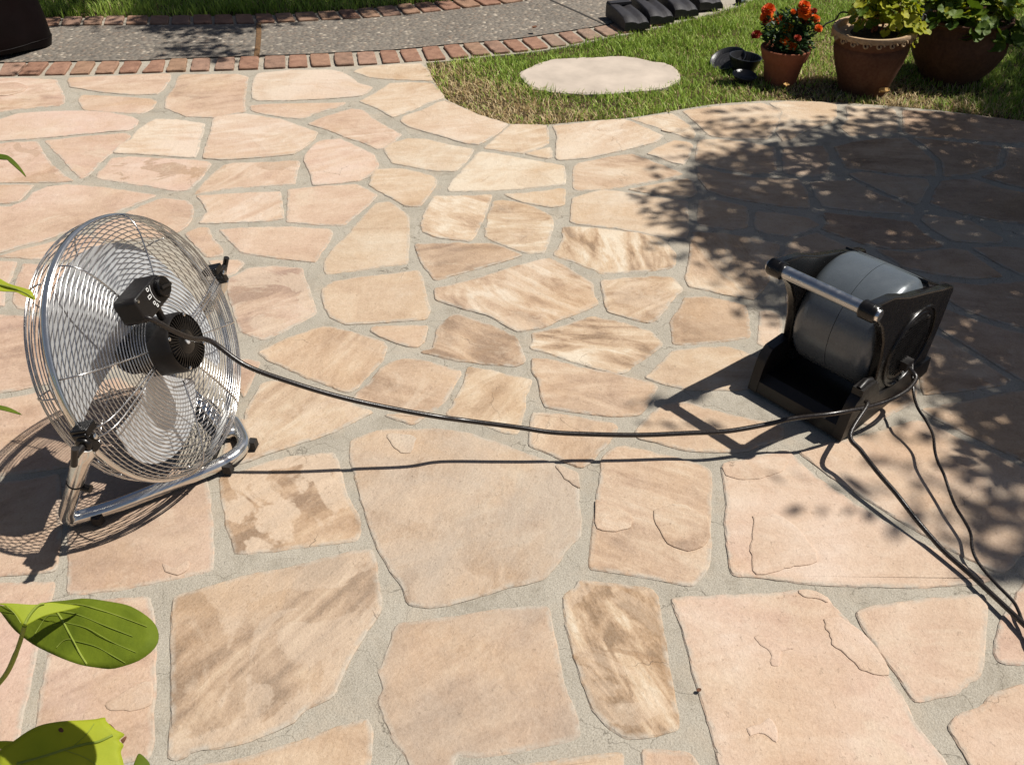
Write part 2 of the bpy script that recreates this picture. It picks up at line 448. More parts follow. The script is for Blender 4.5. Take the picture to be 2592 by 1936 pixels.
M = dict(
    stone=mat_stone(), mortar=mat_mortar(), path=mat_aggregate(), brick=mat_brick(), grass=mat_grass(), soil=mat_soil(),
    wire=mat_wire(),
    chrome=simple("polished_chrome", (0.74, 0.73, 0.70), 0.14, 0.9, 0.06, 40),
    alu=simple("brushed_aluminium", (0.62, 0.635, 0.65), 0.42, 0.45, 0.08, 30),
    black=simple("black_plastic", (0.009, 0.0075, 0.007), 0.42, 0, 0.2, 60, 0.06, 0.4),
    blackgloss=simple("black_gloss_plastic", (0.006, 0.0052, 0.005), 0.26, 0, 0.15, 40, 0.0, 0.4),
    rubber=simple("black_rubber", (0.016, 0.013, 0.012), 0.6, 0, 0.2, 80, 0.2),
    cable=simple("black_cable_sheath", (0.017, 0.013, 0.011), 0.27, 0, 0.25, 90, 0.1),
    silver=simple("silver_plastic", (0.105, 0.122, 0.138), 0.27, 0.2, 0.06, 25),
    tubealu=simple("satin_aluminium_tube", (0.48, 0.49, 0.50), 0.3, 1.0, 0.06, 30),
    white=simple("white_print", (0.8, 0.8, 0.78), 0.5, 0, 0.03),
    screw=simple("bright_screw", (0.75, 0.74, 0.72), 0.2, 1.0, 0.05),
    vinyl=simple("maroon_black_vinyl", (0.0035, 0.0014, 0.0016), 0.5, 0, 0.35, 9, 0.25, 0.14),
    darkblock=simple("charcoal_moulding", (0.020, 0.018, 0.021), 0.55, 0, 0.25, 40, 0.4),
    saucer=simple("black_nursery_plastic", (0.022, 0.022, 0.025), 0.38, 0, 0.2, 50),
    timber=simple("weathered_expansion_timber", (0.14, 0.075, 0.03), 0.85, 0, 0.5, 60, 0.4),
    gasket=simple("dark_joint", (0.035, 0.03, 0.026), 0.9, 0, 0.3, 60, 0.4),
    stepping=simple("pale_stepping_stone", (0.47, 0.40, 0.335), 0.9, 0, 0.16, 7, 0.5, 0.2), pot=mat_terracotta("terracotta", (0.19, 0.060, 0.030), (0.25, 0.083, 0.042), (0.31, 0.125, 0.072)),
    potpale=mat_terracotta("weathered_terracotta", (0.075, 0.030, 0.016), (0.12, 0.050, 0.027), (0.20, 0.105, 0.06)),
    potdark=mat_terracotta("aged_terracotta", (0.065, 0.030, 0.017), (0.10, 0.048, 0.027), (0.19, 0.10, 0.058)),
    potrim=mat_terracotta("lime_bloomed_terracotta", (0.26, 0.15, 0.08), (0.42, 0.29, 0.17), (0.58, 0.45, 0.29)),
    leafunder=mat_leaf("leaf_green", (0.10, 0.155, 0.010), (0.22, 0.285, 0.018), 0.5, 0.75, 30),
    leaflight=mat_leaf("leaf_yellow_green", (0.32, 0.41, 0.022), (0.50, 0.54, 0.04), 0.45, 0.65, 14, burn=None),
    leafvein=mat_leaf("leaf_vein", (0.34, 0.42, 0.07), (0.44, 0.50, 0.10), 0.4, 0.6, 30),
    stem=mat_leaf("plant_stem", (0.10, 0.13, 0.03), (0.17, 0.19, 0.06), 0.1, 0.5, 30),
    scorched=simple("scorched_leaf_edge", (0.13, 0.05, 0.02), 0.8, 0, 0.4, 60),
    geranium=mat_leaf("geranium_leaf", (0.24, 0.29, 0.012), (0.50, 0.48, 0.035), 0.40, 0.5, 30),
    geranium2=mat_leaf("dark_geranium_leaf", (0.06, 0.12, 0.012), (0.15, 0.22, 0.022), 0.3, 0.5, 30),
    redstem=simple("reddish_leaf_stalk", (0.26, 0.08, 0.04), 0.6),
    marigold=mat_leaf("marigold_foliage", (0.018, 0.05, 0.014), (0.045, 0.095, 0.028), 0.2, 0.5, 40),
    petal=mat_leaf("orange_red_petal", (0.66, 0.075, 0.008), (0.88, 0.20, 0.014), 0.25, 0.6, 120),
    petalyel=mat_leaf("yellow_orange_petal", (0.75, 0.20, 0.012), (0.88, 0.46, 0.03), 0.25, 0.6, 160),
    petaldark=mat_leaf("deep_red_petal", (0.22, 0.018, 0.006), (0.40, 0.04, 0.01), 0.2, 0.6, 120),
    bark=simple("bark", (0.12, 0.085, 0.06), 0.9, 0, 0.4, 25, 0.8),
    treeleaf=mat_leaf("tree_leaf", (0.025, 0.055, 0.01), (0.055, 0.09, 0.018), 0.06, 0.45, 8),
    hose=simple("black_irrigation_tube", (0.014, 0.014, 0.014), 0.5, 0, 0.2),
    deadleaf=simple("dry_leaf", (0.45, 0.27, 0.09), 0.8, 0, 0.4, 60, 0.3),
    bluegrey=simple("grey_nozzle_plastic", (0.16, 0.19, 0.22), 0.5),
)

# ================================================================== the setting
def px_poly(pts, z=0.0): return [G(u, v, z) for u, v in pts]

ground = Geo().add([(-300, -300, -0.035), (300, -300, -0.035), (300, 300, -0.035), (-300, 300, -0.035)], [(0, 1, 2, 3)]).build("ground", M["soil"], base=Vector((0, 0, 0)))
tag(ground, kind="structure")

# curved edge where the patio meets the grass (survey sights)
LAWN_EDGE = [(1078, 158), (1090, 190), (1106, 218), (1127, 250), (1167, 273), (1216, 293), (1289, 314), (1340, 318), (1387, 316), (1460, 309), (1582, 300), (1664, 288), (1750, 273), (1814, 264), (1928, 256), (2017, 256), (2119, 260), (2241, 268), (2384, 281), (2485, 293), (2592, 309), (2800, 340)]
edge_w = spline([G(u, v) for u, v in LAWN_EDGE], 3)

def flat_mesh(name, pts, z, mat, depth=None):
    g = Geo()
    pts = [Vector((p.x, p.y, z)) for p in pts]
    if depth: g.extrude(pts, Vector((0, 0, -depth)))
    else: g.add(pts, [tuple(range(len(pts)))])
    return g.build(name, mat)

pat_pts = [Vector((-3.6, -1.2, 0)), Vector((5.5, -1.2, 0)), Vector((5.5, edge_w[-1].y - .3, 0))] + list(reversed(edge_w)) + \
          [G(u, v) for u, v in ((1078, 155), (900, 169), (700, 176), (500, 183), (365, 187), (190, 191), (0, 195), (-400, 200))]
patio = flat_mesh("patio", pat_pts, 0.0, M["mortar"], 0.06)
tag(patio, kind="structure")
BASE[patio.name] = Vector(patio.location)

def in_poly(x, y, P):
    c = False; n = len(P); j = n - 1
    for i in range(n):
        if (P[i].y > y) != (P[j].y > y) and x < (P[j].x - P[i].x) * (y - P[i].y) / (P[j].y - P[i].y) + P[i].x: c = not c
        j = i
    return c

def rough_outline(P, step=0.022, amp=0.0028, rnd=0.012, seed=0):
    """round the corners a little, resample and chip the edge"""
    n = len(P); Q = []
    for i in range(n):
        a, b, c = P[i - 1], P[i], P[(i + 1) % n]
        la, lc = (a - b).length, (c - b).length
        k1, k2 = min(rnd / max(la, 1e-6), .33), min(rnd / max(lc, 1e-6), .33)
        Q += [b.lerp(a, k1), b * .5 + (b.lerp(a, k1) + b.lerp(c, k2)) * .25, b.lerp(c, k2)]
    out = []
    n = len(Q)
    for i in range(n):
        a, b = Q[i], Q[(i + 1) % n]
        k = max(1, int((b - a).length / step))
        for j in range(k): out.append(a.lerp(b, j / k))
    res = []
    n = len(out)
    for i, p in enumerate(out):
        t = out[(i + 1) % n] - out[i - 1]
        nn = Vector((t.y, -t.x, 0))
        if nn.length > 1e-9: nn.normalize()
        d = noise.noise(Vector((p.x * 28, p.y * 28, seed))) * amp + noise.noise(Vector((p.x * 90, p.y * 90, seed + 5))) * amp * .7
        res.append(p + nn * d)
    return res

def slab(name, P, h, parent, mat, seed, inset=0.0028, z0=-0.01, drop=0.0018, tilt=None, amp=0.0028, step=.016, rnd=.010, rim=0.011):
    P = [Vector((p.x, p.y, 0)) for p in P]
    ar = sum(P[i - 1].x * P[i].y - P[i].x * P[i - 1].y for i in range(len(P)))
    if ar < 0: P.reverse()
    P = rough_outline(P, step, amp, rnd, seed)
    n = len(P)
    c = sum(P, Vector()) / n
    tx, ty = tilt if tilt else ((rng.random() - .5) * .005, (rng.random() - .5) * .005)
    def top(p): return h + (p.x - c.x) * tx + (p.y - c.y) * ty
    A = np.array([(p.x, p.y) for p in P]); Bn = np.roll(A, -1, 0); AB = Bn - A; LL = (AB ** 2).sum(1) + 1e-12
    def dist(q):
        d = np.array((q.x, q.y)) - A; t = np.clip((d * AB).sum(1) / LL, 0, 1)[:, None]
        return math.sqrt(((d - AB * t) ** 2).sum(1).min())
    ins = []; ins2 = []
    for i, p in enumerate(P):
        t = (P[(i + 1) % n] - P[i - 1]).normalized(); nn = Vector((-t.y, t.x, 0))
        ins.append(p + nn * (inset * (0.6 + 0.8 * rng.random())))
        k = rim
        while k > inset * 1.6 and dist(p + nn * k) < k * .8: k *= .7
        ins2.append([p, nn, max(k, inset * 1.5)])
    for _ in range(6):
        for i in range(n):
            j = (i + 1) % n; a, b = ins2[i], ins2[j]
            if ((b[0] + b[1] * b[2]) - (a[0] + a[1] * a[2])).dot(P[j] - P[i]) <= 0: a[2] *= .5; b[2] *= .5
    for i in range(n):
        j = (i + 1) % n
        if (ins[j] - ins[i]).dot(P[j] - P[i]) <= 0: ins[i] = P[i].lerp(ins[i], .3); ins[j] = P[j].lerp(ins[j], .3)
    ins2 = [a + b * max(k, .0001) for a, b, k in ins2]
    v = [Vector((p.x, p.y, z0)) for p in P] + [Vector((p.x, p.y, top(p) - drop * (.5 + 1.0 * rng.random()))) for p in P] + [Vector((p.x, p.y, top(p))) for p in ins] + [Vector((p.x, p.y, top(p) + .0003)) for p in ins2]
    f = [tuple(range(3 * n, 4 * n))]
    for i in range(n):
        j = (i + 1) % n
        f.append((i, j, n + j, n + i)); f.append((n + i, n + j, 2 * n + j, 2 * n + i)); f.append((2 * n + i, 2 * n + j, 3 * n + j, 3 * n + i))
    base = Vector((c.x, c.y, 0))
    me = bpy.data.meshes.new(name)
    me.from_pydata([tuple(p - base) for p in v], [], f); me.update()
    at = me.attributes.new("rim", 'FLOAT', 'POINT')
    at.data.foreach_set("value", [1.0] * (3 * n) + [0.0] * n)
    o = bpy.data.objects.new(name, me); me.materials.append(mat)
    if parent is not None:
        o.parent = parent; o.location = base - BASE[parent.name]
    else: o.location = base
    BASE[o.name] = base
    col.objects.link(o)
    return o

K9 = 900 / 2212; KN = 942 / 2212; KP = 600 / 2212
OR = dict(A=(0, 0, K9), B=(850, 100, K9), C=(1692, 0, K9), D=(450, 450, K9), E=(1050, 450, K9), F=(500, 750, K9), G=(1050, 850, K9),
          H=(0, 1100, K9), I=(850, 1100, K9), J=(1692, 1100, K9), K=(0, 1436, K9), L=(850, 1436, K9), M=(1692, 1436, K9),
          N=(1650, 250, KN), O=(1650, 600, KN), P=(0, 380, KP), W=(0, 0, 1.0))
# every flagstone: survey sheet, outline, (tone, band, pink, stain, grey, band angle in degrees)
ST = [
('A', "-40,490 0,487 150,487 355,497 375,540 400,590 408,640 365,662 200,675 0,700 -40,705", (.55, .9, .45, .3, 0, 8)),
('A', "430,487 600,478 1060,460 1065,490 1020,560 980,590 830,595 640,580 430,545 418,510", (.55, .5, .1, .1, 0, 10)),
('A', "490,605 520,592 700,600 940,615 980,632 950,680 885,712 720,705 520,690 485,640", (.5, .3, .1, .1, 0, 5)),
('A', "1105,480 1130,465 1400,462 1480,462 1545,480 1535,560 1525,630 1530,700 1350,738 1160,730 1080,700 1020,675 1030,610 1080,550", (.4, .5, .1, .1, 0, 25)),
('A', "1575,500 1600,460 1800,440 2060,438 2130,452 2190,485 2230,520 2324,546 2290,580 2239,603 2100,615 1800,630 1600,632 1565,615 1562,560", (.72, .3, .05, 0, .2, 0)),
('A', "1555,660 1640,650 1900,645 2160,640 2120,665 1960,710 1870,745 1760,735 1640,715 1555,690", (.5, .4, .1, .1, 0, 5)),
('A', "-40,760 0,745 110,710 300,695 520,692 700,705 820,730 870,755 845,795 800,815 600,830 350,855 150,872 0,880 -40,882", (.6, .3, .8, 0, 0, 5)),
('A', "-40,900 100,885 235,882 280,960 340,1040 420,1100 465,1130 300,1140 0,1140 -40,1140", (.42, .5, .2, .5, 0, 10)),
('A', "275,878 500,850 800,828 820,850 780,900 690,960 610,1030 560,1090 500,1115 440,1060 370,980 300,910", (.5, .3, .4, .1, 0, 0)),
('A', "960,742 1100,745 1275,770 1270,830 1250,870 1235,950 1215,985 1100,980 900,965 770,960 700,955 735,910 810,870 840,820 900,780", (.8, .7, .1, 0, 0, 0)),
('A', "1320,750 1340,725 1530,708 1600,720 1760,745 1840,775 1980,825 1960,870 1900,920 1830,965 1600,985 1380,1000 1255,990 1270,930 1300,840", (.6, .6, .1, 0, .1, 20)),
('A', "690,985 800,975 1000,985 1200,995 1290,1005 1320,1020 1290,1070 1230,1140 1180,1185 1100,1195 900,1160 750,1140 590,1110 600,1080 650,1040", (.62, .3, .5, .8, 0, 0)),
('A', "1385,1030 1450,1015 1640,1010 1850,1000 1870,1015 1850,1080 1840,1150 1600,1165 1400,1180 1205,1215 1230,1170 1310,1090", (.55, .4, .1, .5, 0, 60)),
('A', "1890,975 1950,900 2000,875 2120,865 2200,900 2330,965 2360,1020 2345,1065 2280,1110 2230,1130 2100,1145 1940,1160 1930,1100 1915,1060 1885,1000", (.6, .6, .35, 0, 0, 20)),
('P', "250,470 300,400 440,345 640,320 760,328 1000,352 1270,390 1470,425 1300,500 1130,570 950,630 700,740 420,850 200,900 60,950 -60,980 -60,520 100,530", (.47, .35, .35, .1, 0, 5)),
('P', "-60,335 0,330 200,325 330,330 270,390 180,490 60,505 -60,505", (.45, .3, .2, .3, 0, 5)),
('P', "1180,590 1300,530 1500,455 1620,460 1740,470 1800,520 1815,580 1790,660 1740,730 1640,780 1500,820 1300,850 1000,860 850,800 900,720 1050,650", (.45, .25, .25, 0, 0, 0)),
('P', "-60,1000 60,972 250,915 480,860 700,800 860,790 1000,880 980,960 800,1020 600,1035 430,1035 200,1015 60,1008 -60,1003", (.47, .5, .2, 0, .1, 15)),
('W', "-16,660 46,662 33,700 16,730 12,778 -16,776", (.45, .3, .5, 0, 0, 0)),
('W', "58,667 120,670 200,668 280,690 330,760 300,800 200,800 100,792 40,782 30,760 36,720", (.45, .4, .3, .1, 0, 10)),
('W', "-16,796 40,798 90,800 200,806 300,815 330,880 280,940 180,965 110,975 50,988 0,997 -16,998", (.42, .6, .2, .2, 0, 20)),
('W', "-16,1012 40,1004 110,990 200,975 300,955 380,1000 400,1080 360,1150 280,1175 190,1180 60,1200 -16,1205", (.47, .4, .15, .1, 0, 15)),
('W', "-16,1222 60,1217 150,1200 158,1290 155,1381 144,1446 60,1455 0,1460 -16,1461", (.5, .5, .2, 0, 0, 20)),
('H', "420,600 440,300 520,190 800,150 1100,200 1290,262 1315,400 1330,600 1340,700 1330,850 1200,880 950,935 700,975 480,1000 405,995 415,850", (.46, .25, .15, .1, .3, 10)),
('H', "1362,265 1500,225 1640,172 1780,135 2075,105 2100,150 2130,230 2170,400 2239,520 2254,600 2230,660 2089,680 1900,705 1700,730 1450,755 1430,660 1400,560 1370,400", (.30, .7, .1, .3, 0, 35, 1.0)),
('F', "290,780 300,720 340,620 400,540 500,520 700,560 900,640 1100,725 1000,770 850,850 700,900 560,945 430,990 330,1030 250,1050 200,1060 140,1060 170,900 280,760", (.46, .6, .1, .1, .2, 60, .6)),
('F', "290,385 395,405 370,460 310,600 285,635 240,560 200,420", (.4, .3, .1, .1, 0, 0)),
('D', "110,115 330,100 640,85 655,170 665,260 500,280 300,285 150,290 130,285 160,230 180,215 150,160", (.56, .5, .05, .1, 0, 60)),
('D', "680,75 900,50 1110,40 1160,60 1250,110 1180,180 1100,250 1040,300 900,300 670,280 680,180", (.46, .4, .1, .05, 0, 20)),
('D', "250,325 400,310 700,305 950,320 970,345 940,410 890,480 855,530 750,520 500,490 390,470 330,410", (.47, .25, .1, .05, 0, 5)),
('D', "40,350 130,310 195,312 215,370 285,450 280,490 200,500 170,495 100,420", (.5, .25, .1, .1, 0, 0)),
('D', "180,515 390,512 425,540 350,600 300,620 240,590", (.5, .25, .1, .1, 0, 0)),
('D', "300,640 440,560 600,548 780,565 800,640 860,790 865,850 700,940 540,1015 480,1000 380,960 340,830 300,700", (.38, 1.0, .25, .3, .2, 30, .8)),
('D', "1230,160 1310,150 1350,165 1440,240 1445,350 1435,540 1250,560 1100,585 920,605 903,570 910,520 950,450 1040,370 1150,240", (.56, .25, .05, .05, .25, 0)),
('D', "895,690 960,650 1100,620 1300,600 1500,575 1525,620 1545,720 1575,830 1555,885 1300,905 1040,918 940,870 905,800 890,740", (.5, .25, .1, 0, .1, 0)),
('D', "1590,115 1800,112 1960,105 1940,170 1900,270 1850,370 1820,400 1700,390 1600,375 1520,340 1505,290 1540,200", (.47, 1.1, .1, 0, 0, -35)),
('D', "1470,415 1700,408 1950,410 2050,440 2150,485 2050,520 1800,590 1600,645 1530,560 1490,500", (.35, .5, .15, 0, .1, 20)),
('F', "365,355 560,260 780,182 1000,230 1160,280 1185,320 1160,400 1080,480 1000,570 940,610 850,580 700,520 560,460 450,410", (.47, .6, .15, .1, 0, 70)),
('F', "1065,215 1090,190 1250,185 1440,183 1430,230 1410,290 1370,325 1300,315 1210,290 1130,255", (.6, .3, .3, 0, 0, 20)),
('F', "1290,385 1350,383 1450,405 1640,465 1650,485 1600,560 1560,640 1500,700 1450,725 1300,715 1100,690 960,640 985,600 1060,540 1130,450 1220,400", (.43, .5, .2, 0, .1, -15)),
('F', "1590,110 1640,115 1760,155 1900,210 1990,260 2020,330 2045,410 1985,440 1800,430 1600,405 1380,350 1460,320 1490,190", (.36, .8, .15, .1, .1, -35)),
('F', "1680,435 1800,455 1950,490 2085,515 2080,560 2050,610 2040,680 2020,780 2000,850 1960,865 1880,850 1780,800 1640,770 1535,740 1580,670 1640,560 1665,480", (.56, .7, 0, 0, 0, 45)),
('F', "1150,740 1300,728 1430,750 1380,785 1330,805 1250,775", (.45, .3, .2, 0, 0, 0)),
('I', "85,40 230,-20 320,-35 640,-40 780,-20 990,40 1190,120 1350,175 1515,240 1520,340 1510,400 1525,500 1525,640 1470,680 1420,760 1340,860 1280,920 1100,950 900,1010 700,1070 580,1085 450,1065 400,950 340,850 240,690 200,560 150,400 115,280 110,230 75,150", (.50, .3, .15, 0, 1.0, 70, .5)),
('B', "880,705 915,700 1050,720 1300,765 1420,785 1435,850 1430,905 1200,930 950,945 700,950 690,935 710,890 800,800", (.8, .25, .02, .25, .1, 0)),
('E', "545,105 700,95 900,70 940,75 935,170 900,185 840,188 750,175 640,150", (.62, .3, .05, .4, 0, 0)),
('E', "480,150 520,138 640,150 750,185 860,245 865,310 840,380 820,450 800,475 690,475 560,430 430,370 435,320 450,240", (.48, 1.0, 0, 0, .15, 5)),
('E', "910,310 960,302 1150,315 1400,345 1540,375 1590,430 1630,470 1625,540 1590,570 1450,585 1145,602 1100,575 980,525 850,485 920,380", (.48, 1.3, 0, 0, 0, 95)),
('E', "975,130 1100,90 1180,77 1330,95 1500,120 1700,150 1700,200 1705,330 1695,385 1500,365 1250,320 1000,292 960,280 965,200", (.58, .25, .1, 0, .15, 0)),
('B', "1475,790 1500,770 1700,730 1840,712 1950,750 2080,800 2165,840 2100,860 1900,900 1700,935 1500,945 1475,935 1465,850", (.46, .5, .2, 0, .1, -20)),
('E', "1320,75 1500,40 1700,5 1735,30 1760,100 1720,125 1600,120 1400,92", (.6, .4, .05, 0, 0, 0)),
('B', "1345,540 1500,525 1650,505 1790,497 1850,515 1950,560 2045,605 2000,640 1850,680 1560,745 1380,757 1365,740 1370,600", (.6, .5, .25, 0, 0, 45)),
('B', "1085,530 1200,530 1315,535 1330,600 1325,650 1250,690 1160,715 1000,695 915,680 980,620", (.5, .6, .1, 0, 0, 20)),
('B', "1170,715 1250,690 1335,672 1350,700 1345,740 1320,745 1250,735", (.6, .3, .1, 0, 0, 0)),
('B', "680,378 800,430 900,475 1000,505 1080,530 1010,590 930,640 885,660 800,650 650,605 540,575 440,545 395,505 420,480 540,440 620,400", (.58, .3, .3, 0, 0, 10)),
('B', "130,190 200,170 400,155 540,153 580,200 605,258 600,262 400,255 300,250 200,238 105,205", (.62, .3, .1, 0, 0, 0)),
('B', "300,300 330,275 450,268 600,273 650,320 680,360 640,380 540,415 440,460 350,490 250,430 140,390 180,370 250,330", (.57, .4, .2, 0, 0, 20)),
('B', "-179,530 -90,490 20,455 100,432 170,440 230,490 320,545 415,595 380,630 310,680 255,690 180,650 60,615 -60,565", (.5, .7, .15, .25, 0, 10)),
('B', "290,680 340,650 450,617 560,620 680,650 860,685 850,720 790,790 740,825 620,822 450,795 350,775 310,720", (.64, .3, .1, .1, .2, 0)),
('B', "240,810 350,803 450,810 600,850 630,880 625,915 570,990 525,1045 440,1045 340,990 200,910", (.56, .4, .1, 0, 0, 10)),
('C', "-245,742 -69,716 20,705 70,735 140,785 172,830 160,862 130,870 20,830 -110,785", (.64, .5, .1, 0, 0, -25)),
('C', "-144,960 -60,912 30,875 130,885 160,905 130,980 95,1030 10,1012 -60,985", (.58, .3, .25, 0, 0, 0)),
('C', "80,692 300,662 585,642 700,692 690,760 640,850 610,872 400,868 250,848 170,770", (.6, .3, .15, 0, 0, 0)),
('N', "690,28 800,17 1000,21 1098,35 1100,110 1060,150 950,180 820,245 775,262 735,200 765,80", (.6, .3, .1, 0, 0, 0)),
('N', "1150,42 1300,52 1440,62 1465,110 1462,205 1350,218 1180,225 1115,175 1160,120", (.58, .3, .1, 0, 0, 0)),
('N', "1485,67 1700,78 1900,97 2100,122 2320,152 2320,262 2100,268 1800,238 1560,228 1490,200", (.4, .3, .3, 0, 0, 0)),
('N', "275,245 400,240 560,258 735,288 743,440 600,450 400,420 262,380 255,330", (.58, .3, .1, 0, 0, 0)),
('N', "262,400 420,440 600,470 880,480 925,560 945,655 800,650 580,615 420,585 330,550 275,480", (.5, .3, .1, .1, 0, 0)),
('N', "780,290 900,285 1020,280 1050,330 1060,400 1050,450 960,468 850,458 780,440 770,360", (.45, .3, .2, 0, .6, 0)),
('N', "1080,290 1180,260 1350,240 1500,232 1600,300 1690,380 1690,460 1500,460 1350,440 1150,420 1110,350", (.35, .5, .1, .2, 0, 0)),
('N', "1160,450 1250,435 1380,455 1640,480 1650,520 1590,620 1560,630 1400,570 1230,490", (.45, .3, .1, 0, .5, 0)),
('N', "935,500 1050,490 1200,490 1350,570 1560,650 1560,690 1300,680 1020,650 970,590", (.5, .3, .1, 0, .6, 0)),
('N', "1545,235 1800,258 2080,288 2060,400 1900,450 1730,468 1715,370 1630,290", (.35, .3, .2, 0, 0, 0)),
('N', "2110,292 2320,300 2320,560 2100,510 1950,465 2085,410", (.4, .3, .2, 0, 0, 0)),
('N', "1720,490 1900,475 2080,535 2320,585 2320,755 2080,735 1850,690 1650,630 1680,540", (.33, .4, .2, 0, .1, 0)),
('N', "280,600 420,605 560,640 580,700 570,770 480,785 270,755 265,680", (.45, .3, .1, 0, .3, 0)),
('N', "620,670 760,680 940,710 1000,750 900,800 830,825 700,808 610,780 600,720", (.5, .3, .1, 0, .2, 0)),
('N', "1010,680 1150,690 1350,712 1540,732 1620,800 1740,880 1600,895 1400,895 1250,865 1100,815 1000,778 1040,740", (.25, .3, .2, .2, 0, 0)),
('N', "1620,692 1750,702 1900,732 2090,830 2080,862 1900,858 1780,848 1680,790 1590,722", (.45, .3, .1, 0, .5, 0)),
('N', "240,790 450,805 600,830 765,870 740,960 725,1020 700,1080 655,1150 605,1200 400,1160 215,1120 190,1060 215,960 225,860", (.5, .8, .1, .1, 0, 100)),
('N', "830,838 980,795 1150,872 1300,930 1200,990 900,1010 790,1020 780,960 800,880", (.45, .3, .1, 0, .5, 0)),
('N', "1320,895 1560,915 1780,888 1880,905 1990,985 2090,1060 1900,1075 1700,1050 1500,1010", (.33, .3, .2, 0, 0, 0)),
('N', "1890,885 2110,880 2320,895 2320,1055 2180,1050 2030,970", (.35, .3, .2, 0, .2, 0)),
('W', "2060,690 2180,680 2300,700 2370,725 2385,740 2330,770 2200,790 2060,760", (.4, .3, .2, 0, 0, 0)),
('W', "1990,700 2045,690 2048,770 2150,800 2120,860 2050,900 1995,890 1988,800", (.5, .3, .2, 0, 0, 0)),
('O', "1700,262 1900,285 2320,262 2320,560 2100,520 1860,440 1720,350", (.33, .3, .2, 0, 0, 0)),
('O', "1690,400 1850,470 2080,545 2320,600 2320,870 2200,860 2000,735 1700,545 1640,490", (.4, .3, .25, 0, 0, 0)),
('O', "1600,600 1700,580 1980,755 2140,855 2080,885 1800,925 1610,945 1580,800", (.45, .3, .2, 0, 0, 0)),
('W', "2325,1035 2440,1015 2570,990 2640,985 2640,1190 2570,1160 2440,1097 2350,1053", (.4, .3, .2, 0, 0, 0)),
('W', "2080,905 2150,815 2290,800 2325,960 2318,1018 2200,1080 2100,1040", (.4, .3, .2, 0, 0, 0)),
('J', "800,112 950,62 1200,12 1400,-50 1550,-90 1700,-30 1850,48 2040,130 2320,265 2320,720 2200,758 2130,828 2060,868 1900,800 1600,640 1420,530 1220,400 1000,260", (.55, .3, .2, 0, .15, 20)),
('J', "320,185 500,140 720,97 755,112 895,242 1000,318 1180,440 1400,572 1580,672 1800,792 1980,888 2010,912 1900,940 1600,955 1200,950 900,940 640,905 400,880 375,830 355,690 345,560 355,460 335,260", (.6, .3, .42, .05, .1, 5)),
('I', "1650,150 1700,95 1770,65 1860,85 2100,140 2250,180 2344,225 2340,400 2330,560 2335,800 2290,880 2230,940 2190,945 2050,920 1900,890 1700,860 1580,850 1570,780 1590,620 1610,450 1640,250", (.46, .8, .1, .15, .2, -25)),
('G', "725,475 900,490 1050,510 1240,545 1270,575 1230,650 1160,720 1110,780 1050,825 1010,825 870,760 760,710 705,690 710,600 715,530", (.55, .5, .15, 0, .1, 70)),
('G', "725,140 850,150 1050,200 1300,245 1500,300 1510,325 1480,380 1450,440 1400,500 1250,510 1100,495 950,475 800,450 780,360 760,280 725,230", (.4, .7, .2, 0, .1, -10)),
('E', "725,975 740,965 900,925 1100,860 1300,900 1480,960 1550,1035 1480,1100 1400,1150 1310,1220 1250,1225 1100,1190 900,1120 710,1065 730,1010", (.46, 1.2, .05, 0, 0, -12)),
('E', "1670,745 1800,735 1950,765 2060,795 2085,900 2090,1000 1900,1025 1700,1045 1600,1040 1590,960 1580,900 1640,820", (.37, .15, .1, 0, 0, 0)),
('G', "1600,90 1750,75 1950,68 2050,100 2140,140 2200,200 2200,310 2000,345 1850,340 1700,340 1560,310 1420,265 1480,220", (.5, .6, .05, 0, .2, 10)),
('W', "1921,788 1950,784 1980,800 1980,880 1937,883 1915,869 1919,828", (.58, .3, .35, 0, 0, 0)),
('G', "1520,440 1600,420 1690,410 1800,450 2000,500 2300,560 2300,640 2150,690 2060,725 1850,732 1650,715 1500,670 1380,640 1370,590 1430,520", (.52, .3, .15, 0, 0, 0)),
('E', "115,690 350,640 600,560 800,505 850,505 950,560 1110,660 1120,740 1145,790 1080,825 900,890 800,940 640,965 560,920 450,860 300,820 130,765", (.50, 1.2, .15, 0, .2, -42, .6)),
('E', "1150,640 1300,625 1500,615 1610,620 1670,700 1600,770 1550,840 1500,890 1450,912 1300,870 1190,835 1170,760", (.5, .9, .05, 1.0, 0, 25, .5)),
('K', "-40,92 0,95 340,85 355,110 340,180 310,240 280,350 240,500 200,700 160,880 130,1040 110,1229 110,1290 -40,1290", (.46, .4, .4, .1, 0, 40)),
('K', "600,200 800,185 925,178 955,230 965,350 975,500 975,700 965,900 960,1100 930,1195 800,1215 500,1240 180,1240 200,1080 240,800 290,560 330,400 400,230", (.45, .7, .2, .15, .3, 25)),
('K', "1080,180 1180,150 1300,120 1500,60 1700,20 1900,-25 2150,-90 2319,-116 2349,-26 2359,74 2379,270 2289,400 2189,560 2120,720 2080,800 1900,890 1840,970 1600,1070 1400,1130 1220,1140 1130,1200 1040,1190 1060,900 1060,600 1060,300", (.35, .7, .08, .1, .3, 55, .6)),
('K', "1200,1229 1500,1180 1900,1060 2212,950 2290,935 2325,1010 2310,1229 2310,1300 1100,1300", (.45, .2, .1, .05, 0, 0)),
('L', "380,345 600,318 800,290 1100,250 1320,230 1340,290 1370,450 1400,600 1430,750 1500,900 1530,1060 1400,1090 1150,1150 880,1195 750,1170 740,1229 740,1290 480,1290 420,1180 340,1060 290,950 250,830 295,760 250,650 300,570 330,430", (.36, .35, .25, .05, .75, 30)),
